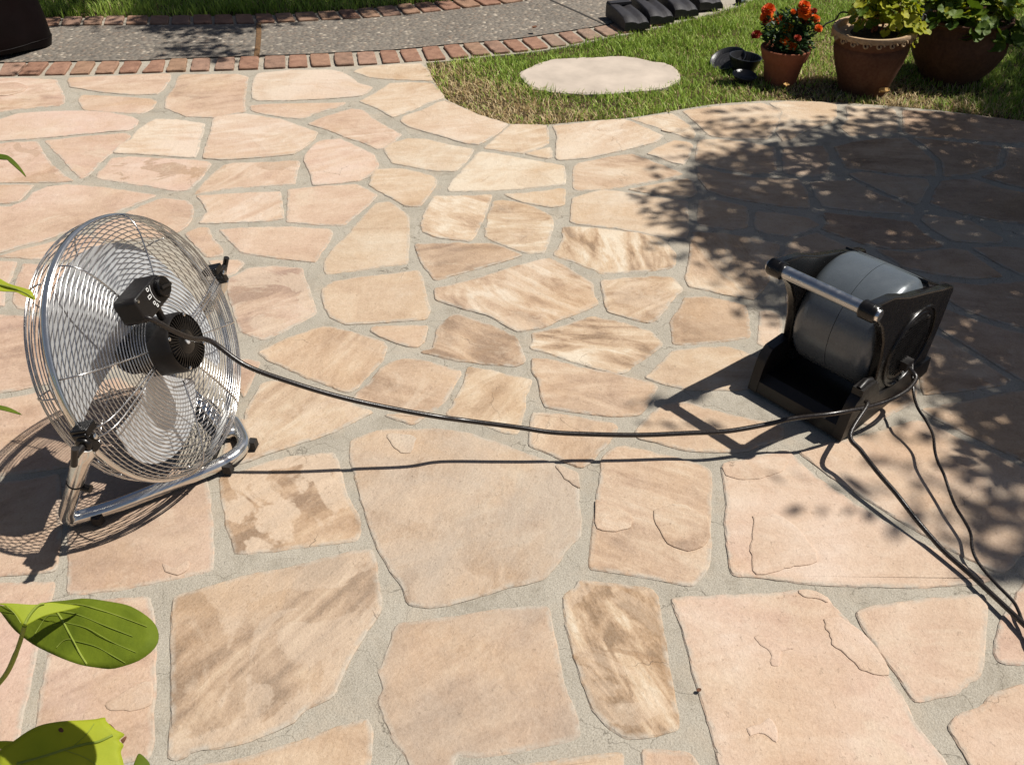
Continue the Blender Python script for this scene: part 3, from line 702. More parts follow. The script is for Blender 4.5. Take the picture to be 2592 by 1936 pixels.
('L', "1420,160 1480,130 1505,70 1650,90 1800,115 1960,125 2010,180 2030,320 2060,500 2090,700 2135,880 2140,1000 2090,1030 1950,1065 1810,1070 1700,1010 1640,940 1580,880 1530,720 1480,560 1420,360 1410,250", (.30, 1.6, 0, .9, 0, -60, .45)),
('L', "1150,1229 1400,1190 1600,1160 1790,1145 1800,1229 1800,1300 1000,1300 950,1240", (.45, .2, .1, .05, 0, 0)),
('L', "1900,1120 2100,1130 2200,1150 2270,1229 2290,1290 1900,1290", (.48, .2, .2, 0, 0, 0)),
('M', "5,190 200,178 500,165 700,155 800,145 880,140 990,190 1050,260 1130,350 1220,470 1330,620 1440,780 1480,860 1560,1000 1650,1110 1740,1229 1780,1290 310,1290 290,1150 240,960 170,740 120,560 90,420 40,280", (.6, .35, .6, .03, .05, 0)),
('M', "1150,275 1300,235 1500,205 1890,165 1975,170 1990,250 1980,400 1960,600 1940,690 1850,740 1790,800 1650,820 1530,850 1430,700 1300,520 1200,380", (.57, .25, .3, 0, .1, 0)),
('M', "1720,985 1800,915 1900,880 1960,850 2000,790 2212,720 2320,690 2320,1290 1900,1290 1850,1190 1780,1080", (.58, .25, .5, 0, 0, 0)),
('M', "2030,430 2080,290 2180,140 2240,50 2320,-30 2320,620 2212,615 2060,600 2020,540", (.55, .25, .55, 0, 0, 0)),
]
STONES = []
for i, (sh, txt, at) in enumerate(ST):
    ox, oy, k = OR[sh]
    P = [G(ox + k * float(a), oy + k * float(b)) for a, b in (q.split(',') for q in txt.split())]
    s = slab("flagstone", P, 0.0018 + 0.0018 * rng.random(), patio, M["stone"], i)
    for nm, v in zip(("tone", "band", "pink", "stain", "grey"), at[:5]): s[nm] = float(v)
    cu = sum(p.x for p in P) / len(P); s["pink"] = min(1.0, s["pink"] + (.45 if cu < -.55 else 0) + (.2 if cu > .2 and sum(p.y for p in P) / len(P) < 1.3 else 0))
    if sum(p.y for p in P) / len(P) > 1.95 and cu < .75: s["tone"] = min(.9, s["tone"] + .05)
    s["ang"] = -math.radians(at[5])
    s["pale"] = float(at[6]) if len(at) > 6 else 0.15
    STONES.append(s)

# flagstones just outside the frame, laid in the same crazy-paving manner
def clip(P, a, b):
    """keep the part of P left of the line a->b"""
    out = []; n = len(P)
    def sd(p): return (b.x - a.x) * (p.y - a.y) - (b.y - a.y) * (p.x - a.x)
    for i in range(n):
        p, q = P[i], P[(i + 1) % n]; sp, sq = sd(p), sd(q)
        if sp >= 0: out.append(p)
        if sp * sq < 0: out.append(p.lerp(q, sp / (sp - sq)))
    return out
seeds = []
yy = -0.9
while yy < 4.1:
    xx = -3.4
    while xx < 4.6:
        seeds.append(Vector((xx + rng.uniform(-.11, .11), yy + rng.uniform(-.1, .1), 0))); xx += .34
    yy += .31
FR = [G(-20, 1960), G(2615, 1960), G(2640, 330), G(-22, 190)]
lawnP = [Vector((p.x, p.y, 0)) for p in edge_w]
for i, c in enumerate(seeds):
    u_out = None
    for side, (a, b) in (("bottom", (FR[1], FR[0])), ("right", (FR[2], FR[1])), ("left", (FR[0], FR[3]))):
        s_ = (b.x - a.x) * (c.y - a.y) - (b.y - a.y) * (c.x - a.x)
        if s_ > 0.02: u_out = (a, b); break
    if u_out is None: continue
    if side == "right" and c.y > 3.1: continue
    if side == "left" and c.y > 3.62: continue
    P = [c + Vector((math.cos(t) * .6, math.sin(t) * .6, 0)) for t in [k * math.pi / 4 for k in range(8)]]
    for q in seeds:
        if q is c or (q - c).length > .9: continue
        m_ = (q + c) / 2; d_ = (q - c).normalized(); m_ = m_ - d_ * .012
        t_ = Vector((-d_.y, d_.x, 0)); P = clip(P, m_, m_ + t_)
        if len(P) < 3: break
    if len(P) < 3: continue
    P = clip(P, *u_out)
    if side == "right": P = clip(P, Vector((0, 3.18, 0)), Vector((-1, 3.18, 0))) if False else P
    if len(P) < 3: continue
    cc = sum(P, Vector()) / len(P)
    if max((p - cc).length for p in P) < .07: continue
    s = slab("flagstone", P, 0.0035, patio, M["stone"], 300 + i, step=.05)
    for nm, v in (("tone", rng.uniform(.38, .62)), ("band", rng.uniform(.2, .8)), ("pink", rng.uniform(0, .4)), ("stain", rng.uniform(0, .3)), ("grey", rng.uniform(0, .3)), ("ang", rng.uniform(-.6, .6)), ("pale", .2)): s[nm] = float(v)

def stone_at(u, v):
    p = G(u, v); best = None
    for s in STONES:
        b = BASE[s.name]
        P = [Vector((q.co.x + b.x, q.co.y + b.y, 0)) for q in list(s.data.vertices)[:len(s.data.polygons[0].vertices)]]
        if in_poly(p.x, p.y, P): return s
    return None

# split layers of sandstone lying proud on some flags
FLK = [
("2075,1427 1908,1461 1904,1420 1893,1388 1903,1372 1908,1320 1903,1307 1960,1300 2020,1340 2060,1390", 0.0022),
("1826,1177 1830,1205 1850,1213 1880,1217 1920,1215 1945,1208 1985,1195 1990,1160 1930,1160", 0.0016),
("1410,1180 1411,1190 1428,1215 1462,1237 1468,1235 1466,1200 1440,1190", 0.002),
("1504,1263 1530,1280 1552,1292 1580,1296 1597,1308 1600,1340 1560,1350 1508,1345", 0.0022),
("1652,1293 1680,1288 1706,1278 1730,1282 1755,1295 1797,1304 1797,1380 1740,1400 1690,1380 1655,1330", 0.0022),
("2077,1568 2085,1590 2101,1605 2108,1620 2103,1632 2140,1660 2170,1690 2185,1703 2260,1720 2230,1660 2180,1600 2120,1560", 0.002),
("2017,1498 2030,1515 2070,1520 2098,1533 2095,1514 2050,1494", 0.002),
("1908,1615 1925,1633 1948,1650 1950,1690 1980,1690 1975,1650 2015,1645 1960,1632 1925,1612", 0.0012),
("1886,1845 1895,1870 1935,1860 1965,1885 1970,1850 1945,1815 1925,1835", 0.0012),
("975,1100 990,1130 1015,1150 1040,1152 1060,1110 1030,1100", 0.0012),
("410,1425 450,1440 475,1420 480,1440 450,1462 415,1450", 0.0012),
("260,1780 330,1740 390,1720 388,1790 330,1800 280,1800", 0.0016),
("858,360 880,345 920,348 925,362 890,372", 0.0016),
("1668,330 1690,338 1720,338 1722,328 1700,324", 0.0018),
("0,215 40,210 75,222 60,235 20,245 -14,246 -14,214", 0.0022),
]
for i, (txt, th) in enumerate(FLK):
    P = [tuple(map(float, q.split(','))) for q in txt.split()]
    uu = sum(a for a, b in P) / len(P); vv = sum(b for a, b in P) / len(P)
    s = stone_at(uu, vv)
    if s is None: continue
    zt = max(q.co.z for q in s.data.vertices)
    f = slab("flake", [G(a, b) for a, b in P], zt + th, s, M["stone"], 700 + i, inset=.0012, z0=zt - .004, drop=.0005, tilt=(0, 0), amp=.0045, step=.010, rnd=.02, rim=.003)
    f.data.attributes["rim"].data.foreach_set("value", [0.0] * len(f.data.vertices))
    for nm in ("tone", "band", "pink", "stain", "grey", "ang", "pale"): f[nm] = s[nm]
    f["tone"] = min(1.0, s["tone"] + .05)

# stepping stone in the grass
sp = [(1310, 187), (1338, 173), (1391, 153), (1460, 149), (1562, 145), (1611, 148), (1656, 159), (1696, 163), (1725, 190), (1721, 206), (1684, 226), (1603, 234), (1542, 240), (1460, 240), (1399, 236), (1346, 226), (1330, 210)]
stepping = slab("stepping_stone", px_poly(sp), 0.006, None, M["stepping"], 900, inset=.010, z0=-.03, drop=.005, rnd=.05, amp=.006)
for nm, v in (("tone", .80), ("band", .2), ("pink", .45), ("stain", 0.0), ("grey", .8), ("ang", 0.0), ("pale", 0.0)): stepping[nm] = float(v)
tag(stepping, "pale oval stepping stone set in the lawn", "stone")
STEP_P = [Vector((v.x, v.y, 0)) for v in px_poly(sp)]

# ------------------------------------------------------------------ brick edged path of exposed aggregate
LT = [(-260, 170), (0, 161), (190, 158), (365, 156), (440, 151), (640, 145), (775, 140), (890, 134), (1000, 129), (1100, 119), (1212, 109), (1312, 101), (1400, 87), (1500, 72), (1600, 52), (1720, 24), (1850, -12)]
LB_ = [(-260, 203), (0, 194), (200, 191), (420, 184), (600, 179), (780, 172), (900, 167), (1000, 162), (1070, 157), (1130, 152), (1185, 146), (1241, 140), (1335, 131), (1434, 116), (1522, 97), (1620, 78), (1740, 50), (1870, 14)]
UB = [(-260, 84), (146, 66), (366, 63), (529, 62), (671, 60), (750, 56), (811, 52), (916, 47), (1024, 38), (1126, 27), (1223, 16), (1300, 8), (1400, -12), (1520, -42)]
UT = [(-260, 62), (146, 45), (366, 42), (529, 40), (704, 37), (807, 31), (898, 25), (1003, 14), (1147, 2), (1260, -12), (1350, -28), (1480, -60)]
def interp(T, x):
    for (a, b), (c, d) in zip(T, T[1:]):
        if a <= x <= c: return b + (d - b) * (x - a) / (c - a)
    return T[0][1] if x < T[0][0] else T[-1][1]
path_pts = [G(x, interp(LT, x) + 3) for x in range(-260, 1851, 60)]
bord = [G(x, y) for x, y in LB_]
up = [G(x, y) for x, y in UT]
pathP = [G(x, y + 1) for x, y in LB_] + [G(2010, -40), G(2060, -75), G(1800, -110)] + list(reversed(up))
path = flat_mesh("path", pathP, -0.004, M["mortar"], 0.05)
tag(path, kind="structure"); BASE[path.name] = Vector(path.location)
aggP = [G(x, interp(LT, x) - 2) for x in range(-260, 1850, 50)] + [G(1990, -60)] + [G(x, interp(UB, x) + 2) for x in range(1520, -261, -50)]
agg = flat_mesh("gravel_surface", aggP, 0.002, M["path"])
agg.parent = path; agg.location = agg.location - path.location

BRK = [((-48, 0), (-66, -12)), ((11, 68), (-4, 36)), ((75, 125), (45, 98)), ((137, 183), (112, 163)), ((197, 243), (176, 224)), ((257, 304), (240, 287)), ((315, 360), (300, 344)), ((384, 419), (360, 411)),
       ((433, 474), (421, 470)), ((488, 533), (482, 529)), ((553, 594), (543, 592)), ((608, 655), (604, 653)), ((671, 722), (669, 722)), ((732, 775), (730, 779)), ((785, 832), (789, 838)), ((846, 891), (850, 897)),
       ((903, 947), (909, 956)), ((961, 1001), (970, 1014)), ((1012, 1053), (1026, 1070)), ((1068, 1108), (1082, 1129)), ((1122, 1160), (1144, 1187)), ((1171, 1212), (1200, 1241)), ((1223, 1262), (1254, 1292)),
       ((1272, 1310), (1303, 1340)), ((1320, 1358), (1350, 1388)), ((1370, 1402), (1399, 1434)), ((1413, 1447), (1445, 1478)), ((1458, 1492), (1489, 1524)), ((1502, 1532), (1534, 1566)), ((1542, 1574), (1576, 1610)), ((1584, 1616), (1620, 1652)), ((1627, 1658), (1662, 1694))]
for i, ((a, b), (c, d)) in enumerate(BRK):
    P = [G(c, interp(LB_, c) - 1.5), G(d, interp(LB_, d) - 1.5), G(b, interp(LT, b) + 1.5), G(a, interp(LT, a) + 1.5)]
    slab("brick", P, 0.005 + rng.random() * .003, path, M["brick"], 1000 + i, inset=.0035, drop=.0025, step=.02, amp=.003, rnd=.010)
UJ = [40, 95, 150, 205, 260, 315, 375, 430, 485, 540, 595, 648, 700, 752, 812, 868, 918, 968, 1022, 1070, 1122, 1172, 1222, 1275, 1330, 1385]
for i, (a, b) in enumerate(zip(UJ, UJ[1:])):
    def sl(x): return 14 * (1 - x / 500) if x < 500 else -(x - 500) * 0.045
    g_ = 4.5
    P = [G(a + g_, interp(UB, a)), G(b - g_, interp(UB, b)), G(b - g_ + sl(b), interp(UT, b + sl(b)) + 1), G(a + g_ + sl(a), interp(UT, a + sl(a)) + 1)]
    slab("brick", P, 0.005 + rng.random() * .003, path, M["brick"], 1100 + i, inset=.0035, drop=.0025, step=.02, amp=.003, rnd=.010)
def strip(name, pts, w, z, h, mat, parent):
    g = Geo(); a = pts[0]; b = pts[-1]; t = (b - a).normalized(); nn = Vector((-t.y, t.x, 0))
    P = [p + nn * (w / 2) for p in pts] + [p - nn * (w / 2) for p in reversed(pts)]
    P = [Vector((p.x, p.y, z)) for p in P]
    return g.extrude(P, Vector((0, 0, h))).build(name, mat, parent)
strip("expansion_joint", [G(655, 61), G(656, 85), G(654, 115), G(650, 146)], .022, -.01, .017, M["timber"], path)
strip("expansion_joint", [G(1375, -6), G(1420, 14), G(1470, 36), G(1530, 64)], .012, -.01, .0135, M["gasket"], path)

# ------------------------------------------------------------------ lawns
lawnA = list(edge_w) + [Vector((5.5, 3.0, 0)), Vector((5.5, 7.0, 0))] + [G(2060, -75), G(2010, -40)] + [G(x, y) for x, y in reversed(LB_) if x > 1075]
soilA = flat_mesh("lawn", lawnA, -0.012, M["soil"]); tag(soilA, kind="structure")
lawnB = list(up) + [G(1800, -110), Vector((3.0, 9.0, 0)), Vector((-4.5, 9.0, 0))]
soilB = flat_mesh("far_lawn", lawnB, -0.012, M["soil"]); tag(soilB, kind="structure")

def poly_mask(xy, P):
    x, y = xy[:, 0], xy[:, 1]; c = np.zeros(len(x), bool); n = len(P); j = n - 1
    for i in range(n):
        yi, yj, xi, xj = P[i].y, P[j].y, P[i].x, P[j].x
        if yi != yj:
            c ^= ((yi > y) != (yj > y)) & (x < (xj - xi) * (y - yi) / (yj - yi) + xi)
        j = i
    return c
def gnoise(xy, sc, seed):
    r_ = np.random.default_rng(seed); out = np.zeros(len(xy))
    for k in range(10):
        a = r_.uniform(0, 2 * np.pi); f = sc * r_.uniform(.5, 2); ph = r_.uniform(0, 6.28)
        out += np.sin(f * (np.cos(a) * xy[:, 0] + np.sin(a) * xy[:, 1]) + ph)
    return out / 10 ** .5 / 1.3
POT_XY = []          # (x, y, r) kept clear of blades, filled before the grass is grown
def grow(name, P, box, dens, label, hmin, hmax, seed, dry_fn, near=None):
    r_ = np.random.default_rng(seed)
    x0, x1, y0, y1 = box
    n = int((x1 - x0) * (y1 - y0) * dens)
    xy = np.stack([r_.uniform(x0, x1, n), r_.uniform(y0, y1, n)], 1)
    # leave a hair of overhang at the edges, clear of stone and pots
    m = poly_mask(xy, P)
    c_ = STEP_P; cx = sum(p.x for p in c_) / len(c_); cy = sum(p.y for p in c_) / len(c_)
    sh = [Vector((cx + (p.x - cx) * .985, cy + (p.y - cy) * .96, 0)) for p in c_]
    m &= ~poly_mask(xy, sh)
    for (px_, py_, pr) in POT_XY: m &= (xy[:, 0] - px_) ** 2 + (xy[:, 1] - py_) ** 2 > pr * pr
    xy = xy[m]; n = len(xy); xy = xy + r_.normal(0, .007, (n, 2))
    h = r_.uniform(hmin, hmax, n) * (1 + .42 * np.clip(gnoise(xy, 14, seed + 1), -1.2, 1.6)); h *= 1 - .12 * (r_.random(n) < .1)
    w = r_.uniform(.0013, .0026, n); az = r_.uniform(0, 2 * np.pi, n); lean = np.abs(r_.normal(.55, .35, n))
    dx, dy = np.cos(az), np.sin(az)
    la = az + np.pi / 2 + r_.normal(0, .5, n); lx, ly = np.cos(la), np.sin(la)
    dry = np.clip(dry_fn(xy) + r_.normal(0, .28, n), 0, 1)
    h = h * (1 - .35 * dry); lean = lean + dry * .5
    z0 = -0.012
    V = np.zeros((n, 5, 3))
    for k, (t, ww) in enumerate(((0, 1), (0, -1), (.55, .75), (.55, -.75), (1, 0))):
        off = h * lean * t ** 1.8
        V[:, k, 0] = xy[:, 0] + dx * w * ww + lx * off; V[:, k, 1] = xy[:, 1] + dy * w * ww + ly * off
        V[:, k, 2] = z0 + h * t * (1 - .25 * lean * t).clip(.25, 1)
    g1 = np.array([.14, .24, .024]); g2 = np.array([.46, .60, .11]); g3 = np.array([.70, .57, .33]); g4 = np.array([.44, .30, .13])
    t = r_.random(n)[:, None] * .75 + .25 * (gnoise(xy, 5, seed + 3)[:, None] * .5 + .5)
    green = g1 + (g2 - g1) * t.clip(0, 1)
    dr = g4 + (g3 - g4) * r_.random(n)[:, None]
    C = green + (dr - green) * (dry[:, None] > .5)
    me = bpy.data.meshes.new(name)
    idx = np.arange(n)[:, None] * 5
    quads = np.concatenate([idx + 0, idx + 1, idx + 3, idx + 2], 1); tris = np.concatenate([idx + 2, idx + 3, idx + 4], 1)
    me.vertices.add(n * 5); me.vertices.foreach_set("co", V.reshape(-1))
    loops = np.concatenate([quads, tris], 1).reshape(-1)
    me.loops.add(len(loops)); me.loops.foreach_set("vertex_index", loops.astype(np.int32))
    ls = (np.arange(n)[:, None] * 7 + np.array([0, 4])).reshape(-1)
    me.polygons.add(2 * n); me.polygons.foreach_set("loop_start", ls.astype(np.int32))
    me.update(calc_edges=True)
    at = me.attributes.new("tint", 'FLOAT_COLOR', 'POINT')
    cc = np.ones((n, 5, 4)); cc[:, :, :3] = C[:, None, :]
    at.data.foreach_set("color", cc.reshape(-1).astype(np.float32))
    me.materials.append(M["grass"])
    o = bpy.data.objects.new(name, me); col.objects.link(o)
    return tag(o, label, "grass", kind="stuff")

# ================================================================== floor fan
FC = Vector((-.684, 1.328, .277))
FA = Vector((.952, -.121, .2814)).normalized()          # towards the back of the fan
F1 = Vector((-.126, -.992, 0)).normalized()             # pivot line, towards the near clamp
F1 = (F1 - FA * F1.dot(FA)).normalized()
F2 = F1.cross(FA).normalized()
if F2.z < 0: F2 = -F2
def FP(x, a=0.0, b=0.0): return FC + FA * x + F1 * a + F2 * b
def FR_(x, r, t): return FP(x, r * math.cos(t), r * math.sin(t))
fan = thing("floor_fan", (FC.x, FC.y, 0.0), "round chrome floor fan with wire guard tilted towards the paving, dark shadow beside it", "fan")
RG = .25
# guard profile: (axial, radius), from the rim to the motor
def prof(s):
    P = [(.007, .2505), (.017, .2495), (.027, .2455), (.036, .2375), (.043, .2250), (.047, .205), (.049, .175), (.050, .14), (.049, .105), (.047, .073)]
    L = [0]
    for (a, b), (c, d) in zip(P, P[1:]): L.append(L[-1] + math.hypot(c - a, d - b))
    d = s * L[-1]
    for i in range(len(P) - 1):
        if d <= L[i + 1] + 1e-9:
            k = (d - L[i]) / (L[i + 1] - L[i]); return (P[i][0] + (P[i + 1][0] - P[i][0]) * k, P[i][1] + (P[i + 1][1] - P[i][1]) * k)
    return P[-1]
def guard(name, sgn, nr, rw, rin):
    g = Geo()
    for k in range(nr):
        x, r = prof(k / (nr - 1) * rin)
        g.ring(FP(x * (1 if sgn > 0 else -1.55)), F1, F2, r, rw, 84, 5)
    return g.build(name, M["wire"], fan, 180, fix=False)
rg = guard("rear_guard", 1, 26, .00105, 1.0)
fg = guard("front_guard", -1, 25, .00105, 1.0)
for sgn, gd, offs in ((1, rg, 0.12), (-1, fg, 0.30)):
    angs = []
    for k in range(8): angs.append(offs + k * math.pi / 4)
    if sgn > 0: angs = [0.035, -0.035, math.pi + .035, math.pi - .035] + [offs + .3 + k * math.pi / 4 for k in (0, 1, 2, 4, 5, 6)]
    for t in angs:
        pts = []
        for k in range(15):
            x, r = prof(k / 14)
            pts.append(FR_((x + .0022) * (1 if sgn > 0 else -1.55), r, t))
        Geo().tube(pts, .0015, 6).build("spoke", M["wire"], gd, 180)
# rim band joining both guards
g = Geo(); seg = 96; v = []; f = []
pr = [(.2525, -.0065), (.2545, -.0045), (.2545, .0045), (.2525, .0065), (.2500, .0065), (.2500, -.0065)]
for i in range(seg):
    t = 2 * math.pi * i / seg
    for r, x in pr: v.append(FR_(x, r, t))
for i in range(seg):
    j = (i + 1) % seg
    for k in range(6): f.append((i * 6 + k, i * 6 + (k + 1) % 6, j * 6 + (k + 1) % 6, j * 6 + k))
g.add(v, f).build("rim_band", M["chrome"], fan, 50)
# three wide blades
for bi in range(3):
    tc = R(46 + 120 * bi); grid = []
    for i in range(9):
        rr = .052 + (.218 - .052) * i / 8
        row = []
        hw = R(32 + 27 * (i / 8) ** .6 - (6 if i == 8 else 0))
        for j in range(11):
            s_ = -1 + 2 * j / 10
            th = tc + hw * s_ + .10 * (i / 8)
            r2 = rr - (.014 * max(0, abs(s_) - .7) / .3 * (i / 8) if i == 8 else 0)
            x = -.030 + .030 * s_ * (.75 + .25 * i / 8) + .008 * (s_ * s_) - .004 * math.sin(3.1 * i / 8)
            row.append(FR_(x, r2, th))
        grid.append(row)
    Geo().sheet(grid, .0014).build("blade", M["alu"], fan, 40)
Geo().lathe(FP(-.066), FA, [(.0, 0), (.026, .002), (.038, .010), (.044, .022), (.044, .046), (.03, .05), (0, .05)], 32).build("hub", M["blackgloss"], fan, 40)
# motor with slotted back
mo = Geo().lathe(FP(-.018), FA, [(.0, 0), (.03, .0), (.044, .006), (.0545, .018), (.0565, .05), (.0565, .094), (.0535, .099), (.0525, .099), (.0525, .0955), (.0, .0955)], 48).build("motor_housing", M["black"], fan, 35)
g = Geo()
for k in range(44):
    t = 2 * math.pi * k / 44
    o = FR_(.0, 1, t) - FC
    g.box(FP(.0785) + o * .037, (o, FA.cross(o), FA), (.0135, .0011, .003))
g.lathe(FP(.0775), FA, [(.0235, 0), (.0235, .0035), (.020, .0045), (0, .0045)], 32)
g.build("vent_grille", M["blackgloss"], mo, 40)
Geo().lathe(FP(.081), FA, [(.0055, 0), (.0055, .003), (.003, .004), (0, .004)], 16).build("shaft_cap", M["alu"], mo, 40)
for t in (.7, 2.25, 3.85, 5.4):
    Geo().lathe(FR_(.0800, .0505, t), FA, [(.0034, 0), (.0034, .002), (.002, .003), (0, .003)], 12).build("screw", M["screw"], mo, 40)
# control box above the motor
bc = FP(.074, .040, .120)
bx = (F1, F2, FA)
cbx = Geo()
hp = [(-.046, -.025), (.040, -.025), (.046, -.018), (.046, .019), (.039, .025), (-.039, .025), (-.046, .019)]
cbx.extrude([bc + F1 * a + F2 * b - FA * .020 for a, b in hp], FA * .046)
cb = cbx.build("control_box", M["black"], fan, 30)
bv = cb.modifiers.new("bevel", 'BEVEL'); bv.width = .003; bv.segments = 2; bv.limit_method = 'ANGLE'
kc = bc - F1 * .031 + FA * .026 + F2 * .003
kn = Geo().lathe(kc, FA, [(.0185, 0), (.0185, .009), (.0168, .0112), (0, .0112)], 28).build("dial", M["blackgloss"], cb, 35)
Geo().box(kc + FA * .0122, ((F1 + F2 * .3).normalized(), FA.cross(F1 + F2 * .3).normalized(), FA), (.0145, .0026, .003)).build("grip", M["black"], kn)
pr_ = Geo()
for a, b, w, h in ((.002, .018, .0026, .0026), (.0065, .006, .0045, .0026), (.004, -.008, .0026, .0022), (.0005, -.0155, .0022, .0022)):
    c = bc + F1 * a + F2 * b + FA * .0264
    for sx, sy, hw, hh in ((0, 1, w, .0006), (0, -1, w, .0006), (1, 0, .0006, h), (-1, 0, .0006, h)):
        pr_.box(c + F1 * (sx * w) + F2 * (sy * h), bx, (hw, hh, .0003))
pr_.tube([kc + F1 * (.0285 * math.cos(t)) + F2 * (.0285 * math.sin(t)) + FA * .0003 for t in [R(-42 + 10 * k) for k in range(9)]], .0006, 4)
pr_.build("speed_marks", M["white"], cb)
for a, b in ((.038, .017),):
    Geo().lathe(bc + F1 * a + F2 * b + FA * .026, FA, [(.003, 0), (.003, .0012), (0, .0015)], 10).build("screw", M["screw"], cb, 40)
Geo().tube([bc - F2 * .028 - F1 * .02, FP(.07, .01, .082), FP(.06, .0, .052)], .007, 8).build("box_bracket", M["black"], fan, 60)
# clamps at both ends of the pivot line
PX = .016
for sg in (1, -1):
    pc = FP(PX if sg > 0 else .034, sg * (.262 if sg > 0 else .250), .0)
    cl = Geo()
    cl.box(pc + F1 * (sg * .004), (F1, F2, FA), (.008, .019, .014))
    cl.box(pc + F2 * .018 - F1 * (sg * .006), (F1, F2, FA), (.014, .007, .017))
    cl.lathe(pc, F1 * sg, [(.014, -.002), (.014, .015), (.011, .018), (0, .018)], 20)
    c_ = cl.build("pivot_clamp", M["blackgloss"], fan, 35)
    b2 = c_.modifiers.new("bevel", 'BEVEL'); b2.width = .003; b2.segments = 2; b2.limit_method = 'ANGLE'
    kb = Geo()
    kb.tube([pc + F1 * (sg * .018), pc + F1 * (sg * .040)], .0065, 10)
    kd = (F2 * .8 + FA * .6).normalized()
    kb.tube([pc + F1 * (sg * .042) - kd * .021, pc + F1 * (sg * .042) + kd * .021], [.0055, .0058], 10)
    kb.build("clamp_knob", M["black"], c_, 60)
    Geo().lathe(pc + FA * .017 + F2 * .004, FA, [(.0048, 0), (.0048, .002), (.003, .003), (0, .003)], 14).build("bolt", M["screw"], c_, 40)
# tubular stand: near upright, V shaped floor tube, far upright
TR = .0142
near_top = FP(PX, .272, -.004); far_top = FP(.034, -.262, -.015)
zt = TR + .008
c_near = G(163, 1318, zt)
axh = Vector((FA.x, FA.y, 0)).normalized(); lat = Vector((-axh.y, axh.x, 0))
def mirror(p):
    q = p - FC; a = q.x * axh.x + q.y * axh.y; b = q.x * lat.x + q.y * lat.y
    return Vector((FC.x + axh.x * a - lat.x * b, FC.y + axh.y * a - lat.y * b, p.z))
side = [near_top, near_top.lerp(c_near, .4), near_top.lerp(c_near, .80) , near_top.lerp(c_near, .93) + Vector((.004, .004, -.004)), c_near + Vector((.018, .008, 0))]
floor_ = [G(u, v, zt) for u, v in ((195, 1310), (285, 1283), (407, 1236), (529, 1187), (578, 1163))]
apex = [G(u, v, zt) for u, v in ((604, 1144), (617, 1122), (610, 1096), (590, 1066))]
leg1 = spline([near_top, near_top.lerp(c_near, .45)], 6)
leg1r = [TR * .9] + [TR * (1.28 - .28 * i / (len(leg1) - 2)) for i in range(len(leg1) - 1)]
Geo().tube(leg1, leg1r, 16).build("upright", M["chrome"], fan, 60)
fl = [near_top.lerp(c_near, .45), near_top.lerp(c_near, .7), near_top.lerp(c_near, .88)] + [c_near + Vector((.010, .004, .002))] + floor_ + apex
far_side = [mirror(p) for p in reversed(floor_[:4])]
c_far = mirror(c_near)
fl2 = far_side + [c_far + Vector((.012, -.004, .002)), far_top.lerp(c_far, .88), far_top.lerp(c_far, .7), far_top.lerp(c_far, .45)]
Geo().tube(spline(fl + fl2, 7), TR, 16).build("base_tube", M["chrome"], fan, 60)
leg2 = spline([far_top, far_top.lerp(c_far, .45)], 6)
Geo().tube(leg2, leg1r, 16).build("upright", M["chrome"], fan, 60)
for p, top_ in ((near_top.lerp(c_near, .45), near_top), (far_top.lerp(c_far, .45), far_top)):
    t = (top_ - p).normalized()
    Geo().tube([p - t * .001, p + t * .001], TR * 1.09, 16).build("joint_ring", M["black"], fan, 60)
for p in (near_top.lerp(c_near, .5), far_top.lerp(c_far, .5)):
    d = (axh + Vector((0, 0, -.15))).normalized()
    Geo().tube([p + d * .010, p + d * .030], [.0065, .0075], 12).build("thumb_screw", M["black"], fan, 50)
for (u, v) in ((243, 1299), (572, 1170)):
    for mir in (0, 1):
        p = G(u, v, zt)
        if mir: p = mirror(p)
        p = p + Vector((.006, -.012 if not mir else .012, 0))
        Geo().box(Vector((p.x, p.y, .0175)), (axh, lat, Z), (.009, .008, .009), .9).build("rubber_foot", M["rubber"], fan)
pa = G(625, 1120, zt)
Geo().box(Vector((pa.x + .012, pa.y, .0195)), (axh, lat, Z), (.008, .009, .009), .9).build("rubber_foot", M["rubber"], fan)

# ================================================================== utility blower
BW = Vector((.66, -.75, 0)).normalized(); BD = Vector((.75, .66, 0)).normalized()
BO = Vector((.615, 1.45, 0.009))
def BP(w, s, z): return BO + BW * w + BD * s + Z * z
blow = thing("utility_blower", (BP(0, .18, 0).x, BP(0, .18, 0).y, 0.009), "grey drum blower with black side plates and tubular handle on the paving", "blower")
blow.location.z = 0.0; BASE[blow.name] = Vector(blow.location)
BO = Vector((.615, 1.45, 0.009))
# drum: shell running round to the outlet
DC, DR, DW = (.205, .158), .128, .096
def shell(w0, w1):
    grid = []
    A = [R(-150 + 10 * k) for k in range(0, 32)]
    for k in range(34):
        t = R(250 - 7.2 * k)
        grid.append((t,))
    rows = []
    for (t,) in grid:
        row = []
        for j in range(13):
            w_ = w0 + (w1 - w0) * j / 12; q = abs(w_) / DW
            r_ = DR - .022 * max(0, (q - .72) / .28) ** 2.4 + .002 * (1 - q * q)
            row.append(BP(w_, DC[0] + r_ * math.cos(t), DC[1] + r_ * math.sin(t)))
        rows.append(row)
    return rows
Geo().sheet(shell(-DW, -.0006), .004).build("drum_shell", M["silver"], blow, 40)
Geo().sheet(shell(.0006, DW), .004).build("drum_shell", M["silver"], blow, 40)
